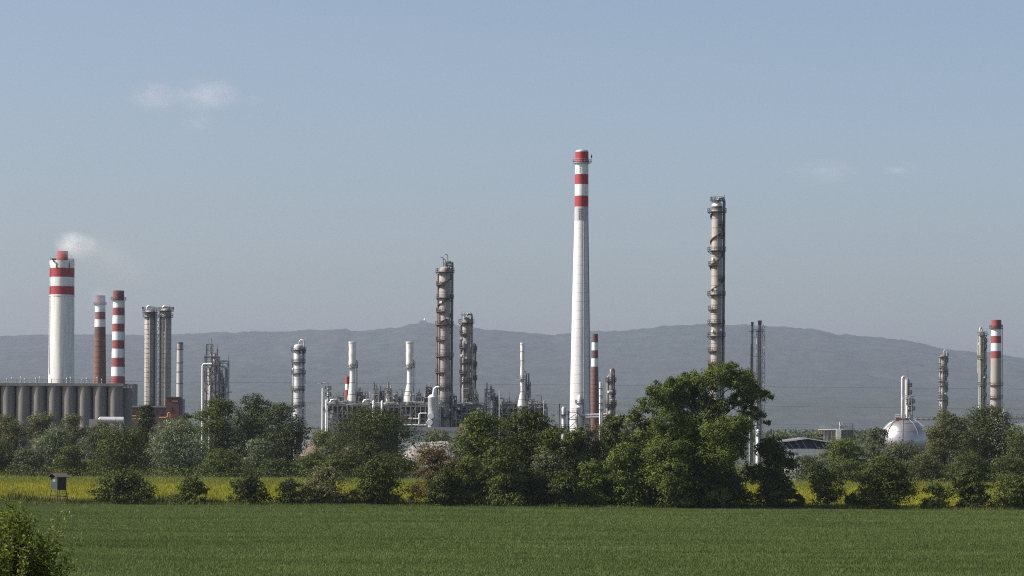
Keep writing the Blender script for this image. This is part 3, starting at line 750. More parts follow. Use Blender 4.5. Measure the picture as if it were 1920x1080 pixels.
# --- white flared furnace stacks
def flared(label, px, ytop, d, w_top, w_mid, flare_y0, flare_y1, w_base, deck_y, wavy=True):
    S = Site('furnace_stack', label, 'chimney', px, ytop, d, 'white flared furnace stacks'); k = S.k; pyb = flare_y1
    Z = lambda py: S.z(px, py)
    prof = [(w_base / 2 * k, Z(flare_y1)), (w_base / 2 * k, Z(flare_y1 - 3)), (w_mid / 2 * k * 1.08, Z(flare_y0)), (w_mid / 2 * k, Z(deck_y + 3)), (w_mid / 2 * k, Z(deck_y))]
    ys = np.linspace(deck_y, ytop + 2, 14)
    for i, y in enumerate(ys[1:]):
        a = 0.0
        prof.append((w_top / 2 * k * (1 + (0.035 * math.sin(i * 1.25) if wavy else 0)), Z(y)))
    prof += [(w_top / 2 * k * 1.12, Z(ytop + 1.5)), (w_top / 2 * k * 1.12, Z(ytop)), (w_top / 2 * k * 0.9, Z(ytop)), (w_top / 2 * k * 0.9, Z(ytop + 8))]
    MB().lathe(prof, 28).build('shaft', WHITE2, S.e)
    MB().lathe([(w_base / 2 * k * 0.98, 0), (w_base / 2 * k * 0.98, Z(flare_y1) - 0.02)], 24).build('pedestal', STEEL, S.e)
    platform(S.e, w_mid / 2 * k, Z(deck_y), 1.0, mat=STEEL)
    for py in (ytop + 17, ytop + 34, flare_y0, flare_y1 - 12):
        rr = float(np.interp(py, [ytop, deck_y, flare_y0, flare_y1], [w_top, w_mid, w_mid * 1.08, w_base])) / 2 * k * 1.01
        MB().arc(rr * 0.99, rr * 1.02 + 0.03, Z(py), 0.16, 0, 360, 28).build('joint_ring', RUST, S.e)
    ladder(S.e, w_mid / 2 * k * 1.15 + 0.4, -0.3, Z(flare_y1), Z(deck_y) + 2.0, STEEL)
    m = MB()
    MB().path([(w_mid / 2 * k + 0.9, 0, Z(deck_y)), (w_mid / 2 * k + 1.0, 0, Z(deck_y - 9)), (w_mid / 2 * k + 0.4, 0, Z(deck_y - 14)), (w_mid / 2 * k, 0, Z(deck_y - 15))], 0.12, 6).build('hoist_arm', STEEL, S.e)
    return S
flared('left one of the two thick white stacks with flared foot in the pipe unit', 661, 641, 1000, 13.5, 9.5, 718, 752, 18, 689)
flared('right one of the two thick white stacks with flared foot, near the white drum', 768.5, 641, 1000, 14, 9.5, 720, 754, 23, 689)
S = flared('thinnest white stack with flared foot, standing alone right of the middle columns', 979.5, 643, 1000, 7.5, 7, 735, 762, 17, 711, False)

S = Site('small_striped_chimney', 'small red and white chimney peeking out behind the left white stack', 'chimney', 652, 706, 1250)
Z = lambda py: S.z(652, py); k = S.k
banded_stack(S, [(Z(706), Z(720), RED, 'red_band'), (Z(720), Z(731), WHITE, 'white_band'), (Z(731), Z(742), RED, 'red_band'), (Z(742), 0, RED_W, 'shaft')], [(0, 5.0 * k), (Z(706), 4.4 * k)], wall=0.3, n=24)

# --- pipe unit under the stacks
def unit(label, xa, xb, ydeck, d, seed, npipes, ndrums, bays, name='pipe_unit', y_low=800, depth=10):
    S = Site(name, label, 'pipe rack', (xa + xb) / 2, ydeck, d); Z = lambda py: S.z((xa + xb) / 2, py)
    x0, x1 = S.x(xa, ydeck), S.x(xb, ydeck); r_ = random.Random(seed)
    lattice_frame(S, x0, x1, -2, depth - 2, [Z(y_low - 8), Z((ydeck + y_low) / 2 + 4), Z(ydeck)], FRAME, 0.34, bays=bays * 2)
    MB().box(((x0 + x1) / 2, depth / 2 - 2, Z(ydeck) + 0.14), (x1 - x0, depth - 0.4, 0.12)).build('deck', STEEL, S.e)
    m = MB()
    for hh in (0.55, 1.1): m.box(((x0 + x1) / 2, -2.1, Z(ydeck) + 0.2 + hh), (x1 - x0, 0.07, 0.07))
    for i in range(bays * 4 + 1): m.box((x0 + (x1 - x0) * i / (bays * 4), -2.1, Z(ydeck) + 0.72), (0.06, 0.06, 1.0))
    m.build('railing', STEEL_L, S.e)
    for i in range(bays * 5):     # thin verticals, lamp posts and relief pipes above the deck
        x = r_.uniform(x0, x1); y = r_.uniform(-1.8, 4); hh = r_.choice((1.2, 2.0, 2.8, 3.6, 5.0)) * r_.uniform(0.7, 1.2); zb_ = Z(ydeck) + 0.2
        if r_.random() < 0.4:
            MB().path([(x, y, zb_), (x, y, zb_ + hh), (x + r_.choice((-1, 1)) * r_.uniform(0.8, 2.4), y, zb_ + hh), ], r_.uniform(0.08, 0.17), 6).build('relief_pipe', r_.choice([DARK, STEEL, FRAME, STEEL_L]), S.e)
        else:
            MB().cone((x, y, zb_), (x, y, zb_ + hh), r_.uniform(0.08, 0.2), 0.08, 6).build('vent_pipe', r_.choice([DARK, STEEL, FRAME]), S.e)
    for i in range(bays * 2):     # small exchangers and control boxes
        x = r_.uniform(x0 + 0.5, x1 - 0.5)
        MB().box((x, r_.uniform(-1.5, 3), Z(ydeck) + 0.2 + 0.6), (r_.uniform(0.6, 1.8), 1.0, r_.uniform(0.7, 1.3))).build('control_box', r_.choice([DARK, STEEL, CLAD_D, GREYWALL]), S.e)
    # enclosed furnace boxes behind
    for i in range(bays):
        a = x0 + (x1 - x0) * (i + 0.12) / bays; b = x0 + (x1 - x0) * (i + 0.88) / bays
        MB().box(((a + b) / 2, depth * 0.55, Z(ydeck) * 0.48), (b - a, depth * 0.35, Z(ydeck) * 0.93)).build('furnace_casing', r_.choice([STEEL, CLAD_D, GREYWALL, DARK]), S.e)
    clutter(S, x0, x1, -1.9, 2.5, Z(y_low), Z(ydeck) + 1.0, int(npipes * 1.5), [STEEL_L, SHINY, STEEL, CLAD, DARK, CLAD_D, FRAME, DARK], 0.07, 0.24, seed)
    for i in range(ndrums):
        x = r_.uniform(x0 + 1, x1 - 1)
        drum(S.e, x, r_.uniform(-1.5, 2), Z(ydeck) + r_.uniform(0.7, 1.1), r_.uniform(1.2, 3.2), r_.uniform(0.35, 0.6), r_.choice([CLAD, STEEL, STEEL_L, CLAD_D, FRAME]))
    return S, Z, x0, x1
S, Z, x0, x1 = unit('steel furnace rack with grey pipes under the left white stack', 616, 706, 760, 995, 21, 60, 6, 5)
for px in (628, 690): MB().path([(S.x(px, 755) - 1.6, -1, Z(755)), (S.x(px, 755) - 1.2, -1, Z(750.5)), (S.x(px, 755), -1, Z(749.5)), (S.x(px, 755) + 1.2, -1, Z(750.5)), (S.x(px, 755) + 1.6, -1, Z(755))], 0.35, 8).build('duct', SHINY, S.e)
S, Z, x0, x1 = unit('steel pipe rack crowded with vertical vessels between the two white stacks', 700, 758, 762, 992, 22, 50, 5, 3)
for px, pt in ((701, 751), (717, 751)): MB().lathe([(2.2 * S.k, Z(795)), (2.2 * S.k, Z(pt + 2)), (0.9 * S.k, Z(pt)), (0.02, Z(pt) + 0.1)], 14, (S.x(px, 760), -2.8)).build('vessel', WHITE, S.e)
S, Z, x0, x1 = unit('open steel pipe rack with pale pipes below the right white stack', 752, 826, 761, 990, 23, 62, 5, 4)
for (pa, ya, pb, yb) in ((786, 800, 793, 775), (793, 775, 800, 775), (766, 785, 786, 785), (757, 797, 800, 797)):
    MB().path(elbow((S.x(pa, ya), -2.4, Z(ya)), (S.x(pb, yb), -2.4, Z(yb))), 0.22, 8).build('pipe', WHITE, S.e)
S, Z, x0, x1 = unit('pipe rack packed with drums right of the dark narrow column', 846, 906, 762, 1005, 24, 52, 5, 3)
MB().path([(S.x(894, 795), -2.6, Z(800)), (S.x(894, 780), -2.6, Z(771)), (S.x(895.5, 770), -2.6, Z(767)), (S.x(899, 765), -2.6, Z(765.5)), (S.x(902.5, 770), -2.6, Z(767)), (S.x(904, 780), -2.6, Z(771)), (S.x(904, 795), -2.6, Z(800))], 0.42, 10).build('pipe_loop', WHITE, S.e)
drum(S.e, S.x(890, 785), -2.8, Z(786), 2.4, 1.0, WHITE)
S, Z, x0, x1 = unit('long pipe rack behind the trees reaching the thin flared stack', 900, 1026, 764, 1004, 25, 84, 8, 6)
MB().lathe([(2.4 * S.k, Z(790)), (2.4 * S.k, Z(753)), (2.0 * S.k, Z(751.5))], 14, (S.x(922, 760), -2.8)).build('vessel', WHITE, S.e)
for (a, ya, b, yb) in ((936, 747, 945, 760), (945, 757, 975, 757), (943, 763, 970, 763)):
    MB().path(elbow((S.x(a, ya), -1.5, Z(ya)), (S.x(b, yb), -1.5, Z(yb)), 'x'), 0.28, 8).build('pipe', STEEL_L, S.e)

# small reactors and heads standing on the racks
def reactor(label, px, ytop, ybase, wpx, d, seed, mat=CLAD_D, domed=True, spikes=3):
    S = Site('reactor_head', label, 'reactor', px, ytop, d, 'small reactors above the pipe racks'); Z = lambda py: S.z(px, py); k = S.k; w = wpx * k
    r_ = random.Random(seed)
    lattice_frame(S, -w / 2, w / 2, -w / 2, w / 2, [Z(ybase) * 0.5, Z(ybase), Z((ybase + ytop) / 2), Z(ytop + (ybase - ytop) * 0.25)], (STEEL, FRAME, DARK)[seed % 3], 0.28, bays=1)
    r = w * 0.33
    MB().lathe([(r, 0), (r, Z(ytop + (ybase - ytop) * 0.5)), (r * 0.75, Z(ytop + (ybase - ytop) * 0.4)), (r * 0.3, Z(ytop + (ybase - ytop) * 0.36)), (0.02, Z(ytop + (ybase - ytop) * 0.35))], 18).build('vessel', mat, S.e)
    drum(S.e, -w * 0.1, -w * 0.42, Z(ytop + (ybase - ytop) * 0.55), w * 0.3, w * 0.16, SHINY)
    for i in range(spikes):
        x = r_.uniform(-w / 2, w / 2); z = Z(ytop + (ybase - ytop) * 0.45)
        MB().path([(x, r_.uniform(-1, 1), z), (x, 0, Z(ytop + i * 3))], 0.19, 6).build('vent_pipe', r_.choice([STEEL, DARK, STEEL_L]), S.e)
    clutter(S, -w / 2, w / 2, -w / 2, w / 2, Z(ybase), Z(ytop + (ybase - ytop) * 0.25), 26, [STEEL, STEEL_L, DARK, FRAME, CLAD_D], 0.09, 0.24, seed)
    for zf in (0.25, 0.5):
        m = MB(); z = Z(ytop + (ybase - ytop) * zf)
        for hh in (0.55, 1.1): m.box((0, -w / 2 - 0.1, z + hh), (w, 0.07, 0.07))
        m.build('railing', STEEL, S.e)
    return S
reactor('slender lattice head with bright tip, leftmost above the middle rack', 705, 716, 760, 8, 996, 31)
reactor('short dark lattice head beside the slender bright tipped one', 716, 723, 762, 7, 998, 32, CLAD_D, True, 2)
reactor('round white sphere topped reactor with railings between the white stacks', 728, 716, 762, 13, 994, 33, WHITE2)
reactor('low dark reactor head just left of the right white stack', 740, 731, 762, 12, 1000, 34)
reactor('low lattice head just right of the left white stack', 675, 726, 760, 10, 1000, 35, CLAD_D, True, 4)
reactor('dark lattice head in the gap right of the left white stack', 687, 735, 760, 9, 1001, 36)
reactor('open gantry frame right of the right white stack', 785, 729, 760, 9, 1000, 37)
reactor('dark red reactor head behind the white drum', 804, 718, 750, 10, 1004, 38, RUST, True, 4)
reactor('tall railed reactor head with a pale cap right of the dark column', 918, 717, 765, 17, 1002, 39, CLAD, True, 4)
reactor('open gantry frame close to the right of the dark column', 893, 730, 765, 8, 1006, 40)
reactor('dark pipe cluster beside the tall railed head', 929, 737, 766, 9, 1003, 41)
reactor('brown vessel tower against the right side of the thinnest flared stack', 990, 700, 765, 10, 1001, 42, CLAD_D, True, 3)
reactor('stubby reactor with wide cap right of the thinnest flared stack', 995, 740, 770, 14, 999, 43, CLAD_D, True, 1)
reactor('low pipe head at the right end of the long rack', 1012, 752, 775, 14, 997, 44, CLAD, True, 3)
reactor('dim frame with pipes in the far middle of the gap between the white stacks', 748, 738, 762, 10, 1003, 46, STEEL, True, 3)
reactor('low pipe frame directly right of the white drum', 850, 735, 764, 12, 1007, 47, CLAD_D, True, 3)
reactor('low pipe frame halfway from the railed head to the thin flared stack', 950, 748, 768, 16, 1005, 48, CLAD_D, True, 3)
reactor('low pipe frame left of the thin flared stack foot', 964, 752, 770, 14, 1006, 49, STEEL, True, 3)
reactor('squat frame between two frames right of the right white stack', 796, 738, 762, 9, 1005, 50, CLAD_D, True, 3)
reactor('broad frame under the left white stack at its left', 628, 742, 762, 14, 1002, 51, CLAD, True, 3)
reactor('thin vent group left of the left white stack', 637, 735, 760, 10, 999, 45, STEEL, True, 2)

# --- big white drum
S = Site('white_drum_vessel', 'wide white upright drum with shallow cone roof left of the tallest middle column', 'vessel', 812, 738, 985)
Z = lambda py: S.z(812, py); k = S.k
MB().lathe([(9.5 * k, 0), (9.5 * k, Z(746)), (9.9 * k, Z(745.5)), (9.9 * k, Z(744.5)), (6 * k, Z(740.5)), (2 * k, Z(739)), (0.02, Z(738.7))], 28).build('vessel_shell', M('aluminium_drum', (0.62, 0.62, 0.64), (0.46, 0.46, 0.48), 0.5, 0.2, 1.2, (1, 1, 0.3)), S.e)
MB().path([(S.x(813, 735), -1, Z(742)), (S.x(813, 735), -1, Z(736)), (S.x(814.5, 729), -1, Z(729)), (S.x(818, 726), -1, Z(726)), (S.x(823, 726), -1, Z(726))], 2.0 * k, 10).build('overhead_pipe', WHITE, S.e)
for px, py in ((808, 780), (806, 792)): MB().cone((S.x(px, py), -9.6 * k, Z(py)), (S.x(px, py), -9.3 * k - 1.1, Z(py)), 1.1, 1.0, 14).build('manway', WHITE, S.e)
ladder(S.e, 2.0, -9.6 * k - 0.3, 0, Z(746), STEEL_L)

# --- low building in front of the unit
S = Site('low_pale_building', 'long low building with grey flat roof and pale green wall before the plant', 'building', 812, 805, 950)
Z = lambda py: S.z(812, py); k = S.k
MB().box((0, 2, Z(809) / 2), (128 * k, 14, Z(809))).build('wall', PALEWALL, S.e)
MB().box((0, 2, (Z(809) + Z(801)) / 2 + 0.01), (131 * k, 15, Z(801) - Z(809))).build('roof', GREYROOF, S.e)
MB().box((S.x(868, 801), -5.7, Z(801)), (2.2, 0.6, 2.2)).build('roof_hatch', M('lichen_yellow', (0.42, 0.38, 0.12)), S.e)
MB().box((S.x(760, 815), -5.06, Z(815)), (2.4, 0.16, 2.0)).build('window', DARK, S.e)
S = Site('far_pale_shed', 'low pale shed behind shrubs left of the white cylinder', 'building', 590, 802, 1040)
Z = lambda py: S.z(590, py)
MB().box((0, 0, Z(803) / 2), (44 * S.k, 10, Z(803))).build('wall', WHITEWALL, S.e)
MB().box((0, 0, Z(803) + 0.15), (45 * S.k, 10.5, 0.3)).build('roof', GREYROOF, S.e)

# --- main tall chimney
S = Site('tall_white_chimney', 'tallest tapering pale concrete chimney with three red bands at its top', 'chimney', 1091, 283, 1020)
Z = lambda py: S.z(1091, py); k = S.k
pf = [(815, 20.2), (720, 18.9), (560, 16.1), (415, 13.3), (390, 12.9), (305, 12.5), (283, 12.4)]
prof = [(0, 20.6 * k)] + [(Z(a), b * k) for a, b in pf]
GREYBAND = M('grey_bare_band', (0.46, 0.46, 0.47), (0.38, 0.38, 0.39), 0.85, 0, 0.7)
rad = banded_stack(S, [(Z(285), Z(305), RED, 'red_band'), (Z(305), Z(327), WHITE, 'white_band'), (Z(327), Z(346), RED, 'red_band'), (Z(346), Z(367.5), WHITE, 'white_band'), (Z(367.5), Z(388), RED, 'red_band'),
                 (Z(388), Z(415), GREYBAND, 'grey_band'), (Z(415), 0, CONC_W, 'shaft')], prof, n=56)
r = rad(Z(285))
MB().lathe([(r + 0.02, Z(285) - 0.1), (r + 0.06, Z(285) + 0.02), (r * 0.86, Z(282)), (r * 0.45, Z(280.8)), (r * 0.42, Z(280.2)), (0.05, Z(280.4))], 40).build('cap', STEEL_L, S.e)
platform(S.e, rad(Z(305)), Z(305), 0.75, mat=STEEL_L)
MB().box((rad(Z(305)) + 1.0, -0.3, Z(297)), (0.12, 0.12, 3.2)).box((rad(Z(305)) + 0.8, -0.3, Z(303)), (0.9, 0.12, 0.12)).build('antenna_mast', DARK, S.e)
MB().box((rad(Z(305)) + 1.05, -0.3, Z(293.5)), (0.5, 0.5, 0.8)).build('warning_lamp', DARK, S.e)
MB().box((-rad(Z(305)) - 0.5, -0.3, Z(303.5)), (0.4, 0.4, 0.9)).build('warning_lamp', DARK, S.e)
for row in range(6):        # small ports in the grey band and the white band
    for px in (1085.5, 1088.5, 1091.5):
        if row > 0 and px > 1091 and row % 2: continue
        py = 393 + row * 3.6; x = S.x(px, py); rr = rad(Z(py)); y = -math.sqrt(rr * rr - x * x)
        MB().box((x, y, Z(py)), (0.28, 0.2, 0.35)).build('port', RUST if row < 2 else DARK, S.e)
for j in range(4):
    py = 313 + j * 3.4; x = S.x(1087, py); rr = rad(Z(py)); MB().box((x, -math.sqrt(rr * rr - x * x), Z(py)), (0.3, 0.2, 0.3)).build('port', STEEL_L, S.e)
for py in range(430, 800, 17):     # lift joints of the slip-formed shaft
    rr = rad(Z(py)); MB().arc(rr - 0.03, rr + 0.018, Z(py), 0.10, 0, 360, 56).build('lift_joint', CONC_G, S.e)
xl = rad(Z(560)) * 0.9
MB().path([(rad(Z(p)) * math.cos(R(-72)), rad(Z(p)) * math.sin(R(-72)) - 0.12, Z(p)) for p in (800, 720, 640, 560, 480, 415)], 0.10, 4).build('lightning_conductor', STEEL_L, S.e)
MB().path([(rad(Z(p)) * math.cos(R(-25)), rad(Z(p)) * math.sin(R(-25)) - 0.12, Z(p)) for p in (800, 720, 640, 560, 480, 415)], 0.12, 4).build('ladder', STEEL, S.e)
# breeching duct on the shaft
xd = S.x(1086, 780); yd = -rad(Z(770)) - 0.4
MB().lathe([(0.05, Z(741)), (3.4 * k, Z(744)), (3.6 * k, Z(752)), (5.0 * k, Z(760)), (5.2 * k, Z(790)), (4.0 * k, Z(797))], 20, (xd, yd)).build('breeching_duct', WHITE, S.e)
platform(S.e, 5.0 * k, Z(756), 0.6, 150, 390, STEEL, c=(xd, yd))
MB().path([(S.x(1083, 768), yd - 1.3, Z(764)), (S.x(1083, 774), yd - 1.3, Z(772)), (S.x(1087, 779), yd - 1.3, Z(778)), (S.x(1095, 780), yd - 1.3, Z(779.5)), (S.x(1150, 777), yd - 1.3, Z(777))], 3.3 * k, 12).build('flue_duct', CLAD, S.e)
for px in range(1094, 1150, 5):
    MB().cone((S.x(px, 778), yd - 1.3, Z(779)), (S.x(px, 778) + 0.12, yd - 1.3, Z(779)), 3.6 * k, 3.6 * k, 12).build('stiffening_ring', STEEL, S.e)
S2 = Site('access_scaffold', 'steel access frame at the foot of the tallest chimney', 'steel frame', 1078, 775, 1005)
lattice_frame(S2, S2.x(1066, 790), S2.x(1083, 790), -1.5, 1.5, [S2.z(1078, p) for p in (820, 803, 786, 772)], STEEL, 0.28, bays=1)
for p in (803, 786, 772):
    m = MB()
    for hh in (0.55, 1.1): m.box((S2.x(1074.5, 790), -1.6, S2.z(1078, p) + hh), (17 * S2.k, 0.07, 0.07))
    m.build('railing', STEEL, S2.e)
S = Site('small_grey_vessel', 'squat grey vessel with ring decks left of the tallest chimney', 'vessel', 1057, 762, 995)
Z = lambda py: S.z(1057, py); k = S.k
MB().lathe([(4.2 * k, 0), (4.2 * k, Z(766)), (2.5 * k, Z(763)), (0.02, Z(762))], 18).build('vessel_shell', CLAD, S.e)
for p in (777, 802, 806): platform(S.e, 4.2 * k, Z(p), 1.3)
# --- brick chimney beside
S = Site('brown_banded_chimney', 'brick chimney with brown and white bands close behind the tallest chimney', 'chimney', 1115.5, 628, 1450)
Z = lambda py: S.z(1115, py); k = S.k
banded_stack(S, [(Z(626), Z(642), BROWN, 'brown_band'), (Z(642), Z(657), WHITE2, 'white_band'), (Z(657), Z(672), BROWN, 'brown_band'), (Z(672), Z(687.5), WHITE2, 'white_band'), (Z(687.5), 0, BRICK, 'shaft')],
             [(0, 10 * k), (Z(775), 8.2 * k), (Z(626), 5.6 * k)], wall=0.4)
for py in range(697, 780, 8):
    rr = float(np.interp(py, [626, 775], [5.6, 8.2])) * k; MB().arc(rr - 0.02, rr + 0.08, Z(py), 0.3, 0, 360, 32).build('iron_hoop', BROWN, S.e)
S = Site('thin_pipe_stack', 'thin grey twin pipe stack right of the brick banded chimney', 'chimney', 1127.5, 716, 1010)
Z = lambda py: S.z(1127, py); k = S.k
for dx, mt in ((-2.0, CLAD), (1.9, STEEL)):
    MB().lathe([(1.7 * k, 0), (1.7 * k, Z(716)), (1.3 * k, Z(716)), (1.3 * k, Z(722))], 14, (dx * k, 0)).build('flue', mt, S.e)
for p in (728, 742, 756, 768): MB().box((0, 0, Z(p)), (8 * k, 0.8, 0.2)).build('clamp', DARK, S.e)
column('short column with buff side and railed crown right of the thin pipe stack', 1145.5, 700, 9, 1000, CLAD_D, [D(714, 'f', 1.1), D(737, 'r', 1.1), D(757, 'f', 1.3), D(761, 'f', 1.3)], pipes=[(200, 0.3, None, 706, CLAD_B), (-10, 0.25, None, 700, RUST)])
S = Site('crown_cage', 'round railing cage on the crown of the short buff column', 'steel frame', 1146, 697, 1000)
S.e.name = 'vent_crown'
Z = lambda py: S.z(1146, py); k = S.k
MB().lathe([(2.6 * k, Z(701)), (2.8 * k, Z(697)), (1.5 * k, Z(692.5)), (0.02, Z(691.5))], 14).build('hood', STEEL_L, S.e)
for a in range(0, 360, 45): MB().path([(4.6 * k * math.cos(R(a)), 4.6 * k * math.sin(R(a)), Z(708)), (5.2 * k * math.cos(R(a)), 5.2 * k * math.sin(R(a)), Z(698)), (2.5 * k * math.cos(R(a)), 2.5 * k * math.sin(R(a)), Z(691))], 0.08, 4).build('cage_bar', STEEL, S.e)
pipe_thing('pipe_bridge', 'horizontal grey pipe line crossing behind the trees right of the tallest chimney', 'pipe', [(1098, 783), (1130, 782), (1165, 779), (1200, 778)], 1012, 1.8, CLAD)

# --- tall spiral column
S, r, Z = column('tallest buff column wound with spiral strakes, behind the big tree', 1344.5, 380, 20, 1000, CLAD_B,
       [D(397, 'f', 1.5), D(421, 'r', 1.0), D(441, 'r', 1.0), D(470, 'f', 1.4), D(497, 'l', 1.1), D(524, 'r', 1.1), D(552.5, 'f', 1.4), D(580, 'l', 1.1), D(606, 'f', 1.2), D(630, 'f', 1.4), D(658, 'l', 1.1), D(681, 'l', 1.1)],
       pipes=[(0, 0.5, None, 380, STEEL)], strakes=[(545, 402, 3.0, 3.6)], lad=2)
MB().lathe([(r + 0.03, Z(391)), (r + 0.03, Z(387))], 28).build('rust_band', RUST, S.e)
MB().lathe([(r + 0.02, Z(387)), (r * 0.95, Z(382.5)), (r * 0.6, Z(379.3)), (0.02, Z(378.5))], 28).build('dome', WHITE2, S.e)
for dx, h in ((-1.7, 2.6), (1.3, 2.3), (2.5, 3.4)):
    MB().box((dx, -0.5, Z(384) + h / 2), (0.14, 0.14, h)).build('head_post', DARK, S.e)
platform(S.e, r * 0.3, Z(376), 1.9, 0, 360, DARK)
# --- flare stacks
S = Site('flare_stack_pair', 'pair of thin flare stacks held by a slim lattice mast right of the big tree', 'flare stack', 1420, 606, 1000)
Z = lambda py: S.z(1420, py); X = lambda px: S.x(px, 700); k = S.k
for px, pt, w, mt in ((1410, 604, 2.8, STEEL), (1424, 601, 4.2, STEEL)):
    MB().cone((X(px), 0, 0), (X(px), 0, Z(pt + 8)), w * k, w * 0.75 * k, 12).build('riser', mt, S.e)
    MB().cone((X(px), 0, Z(pt + 8)), (X(px), 0, Z(pt)), w * 0.7 * k, w * 0.95 * k, 12).build('flare_tip', DARK, S.e)
for px, pt in ((1406.5, 645), (1418.5, 618)):
    MB().cone((X(px), -0.5, 0), (X(px), -0.5, Z(pt)), 0.28, 0.28, 6).build('pilot_pipe', CLAD, S.e)
xs = [X(1429), X(1433.5)]
for x in xs:
    for y in (-0.5, 0.4): MB().box((x, y, Z(612) / 2), (0.2, 0.2, Z(612))).build('mast_leg', STEEL_L, S.e)
z = 1.0; j = 0
while z < Z(614):
    MB().cone((xs[j % 2], -0.52, z), (xs[1 - j % 2], -0.52, z + 1.6), 0.10, 0.10, 4).build('mast_brace', STEEL_L, S.e); z += 1.6; j += 1
for p in (618, 632, 668, 700, 735):
    MB().box(((X(1408) + X(1434)) / 2, 0, Z(p)), (X(1434) - X(1408), 0.7, 0.18)).build('tie_beam', STEEL, S.e)
for px in (1409, 1424): 
    MB().box((X(px), -0.1, Z(621)), (2.6, 1.8, 0.16)).build('platform', DARK, S.e)
S = Site('tall_drum_base', 'short white tank at the foot of the flare stacks', 'tank', 1421, 812, 970)
MB().lathe([(3 * S.k, 0), (3 * S.k, S.z(1421, 808)), (1.5 * S.k, S.z(1421, 805)), (0.02, S.z(1421, 804.6))], 16).build('vessel_shell', WHITE2, S.e)
S.e.name = 'knockout_tank'
platform(S.e, 3 * S.k, S.z(1421, 815), 0.6)

# =================================================== RIGHT
# --- round tank with gantry
S = Site('round_storage_tank', 'grey cylindrical storage tank with a gantry frame and stair on its roof', 'storage tank', 1567, 806, 1050)
Z = lambda py: S.z(1567, py); k = S.k; r = 31 * k
MB().lathe([(r, 0), (r, Z(807)), (r + 0.35, Z(806.8)), (r + 0.35, Z(805)), (r - 0.2, Z(805)), (0.02, Z(803.8))], 48).build('tank_shell', M('tank_grey', (0.34, 0.32, 0.32), (0.25, 0.235, 0.235), 0.75, 0.1, 0.6, (1, 1, 0.3)), S.e)
for j in range(14):
    a = R(185 + j * 13); MB().box((math.cos(a) * (r + 0.12), math.sin(a) * (r + 0.12), Z(806) / 2), (0.22, 0.22, Z(808))).build('stiffener', CLAD_D, S.e)
MB().box((S.x(1569, 815), -r - 0.6, Z(816)), (8 * k, 1.2, Z(808) - Z(830))).build('valve_house', WHITE, S.e)
lattice_frame(S, S.x(1580, 800), S.x(1599, 800), -1, 1, [Z(794)], STEEL, 0.22, brace=False, bays=1)
MB().path([(S.x(1599, 800), -r * 0.5, Z(805)), (S.x(1616, 818), -r * 0.5, Z(820))], 0.25, 6).build('stair', STEEL, S.e)
MB().lathe([(2 * k, Z(805)), (2 * k, Z(799)), (0.02, Z(797))], 12, (S.x(1576, 800), -1)).build('roof_vessel', STEEL_L, S.e)
MB().path([(S.x(1574, 800), -1.5, Z(805)), (S.x(1574, 800), -1.5, Z(791)), (S.x(1577, 798), -1.5, Z(794)), (S.x(1584, 800), -1.5, Z(801))], 0.22, 6).build('roof_pipe', STEEL_L, S.e)
rail_ring(r, Z(805), 180, 360, posts=18).build('railing', STEEL, S.e)
# --- barn
S = Site('gabled_barn', 'open barn with low pitched roof, navy gable with white struts and white wall', 'barn', 1512, 845, 720)
Z = lambda py: S.z(1512, py); X = lambda px: S.x(px, 845); k = S.k
m = MB()
xa, xm, xb = X(1467), X(1513), X(1574); za, zm, zb = Z(829), Z(822.5), Z(832)
def prism(poly, y0, y1):
    m = MB(); n = len(poly)
    m._add([(a, y0, b) for a, b in poly] + [(a, y1, b) for a, b in poly], [tuple(range(n)), tuple(range(2 * n - 1, n - 1, -1))] + [(i, i + n, (i + 1) % n + n, (i + 1) % n) for i in range(n)])
    return m
prism([(xa + 0.3, Z(841.5)), (xb - 0.3, Z(841.5)), (xb - 0.3, zb - 0.1), (xm, zm - 0.15), (xa + 0.3, za - 0.1)], 0.6, 20).build('gable', NAVY, S.e)
prism([(xa - 0.4, za - 0.05), (xm, zm), (xb + 0.4, zb), (xb + 0.4, zb + 0.2), (xm, zm + 0.24), (xa - 0.4, za + 0.18)], -0.3, 21).build('roof', STEEL, S.e)
prism([(xa - 0.4, za - 0.09), (xm, zm - 0.04), (xb + 0.4, zb - 0.04), (xb + 0.4, zb + 0.1), (xm, zm + 0.1), (xa - 0.4, za + 0.05)], -0.5, -0.32).build('barge_board', WHITE, S.e)
for j, px in enumerate((1468, 1478, 1491, 1503, 1524, 1538, 1552)):
    x = X(px); zz = float(np.interp(x, [xa, xm, xb], [za, zm, zb])); x2 = X(px + 10)
    MB().cone((x, 0.2, zz - 0.15), (x2, 0.2, Z(841)), 0.09, 0.09, 4).build('strut', STEEL_L, S.e)
MB().box(((xa + xb) / 2, 0.3, Z(841.5) / 2), (xb - xa - 1.2, 0.4, Z(841.5) - 0.1)).build('wall', WHITEWALL, S.e)
MB().box((X(1444), 3, Z(835.5)), (7 * k, 4, 0.35)).build('lean_roof', GREYROOF, S.e)
for px in (1441.5, 1446.5): MB().box((X(px), 3, Z(836.5) / 2), (0.2, 0.2, Z(836.5))).build('post', STEEL_L, S.e)
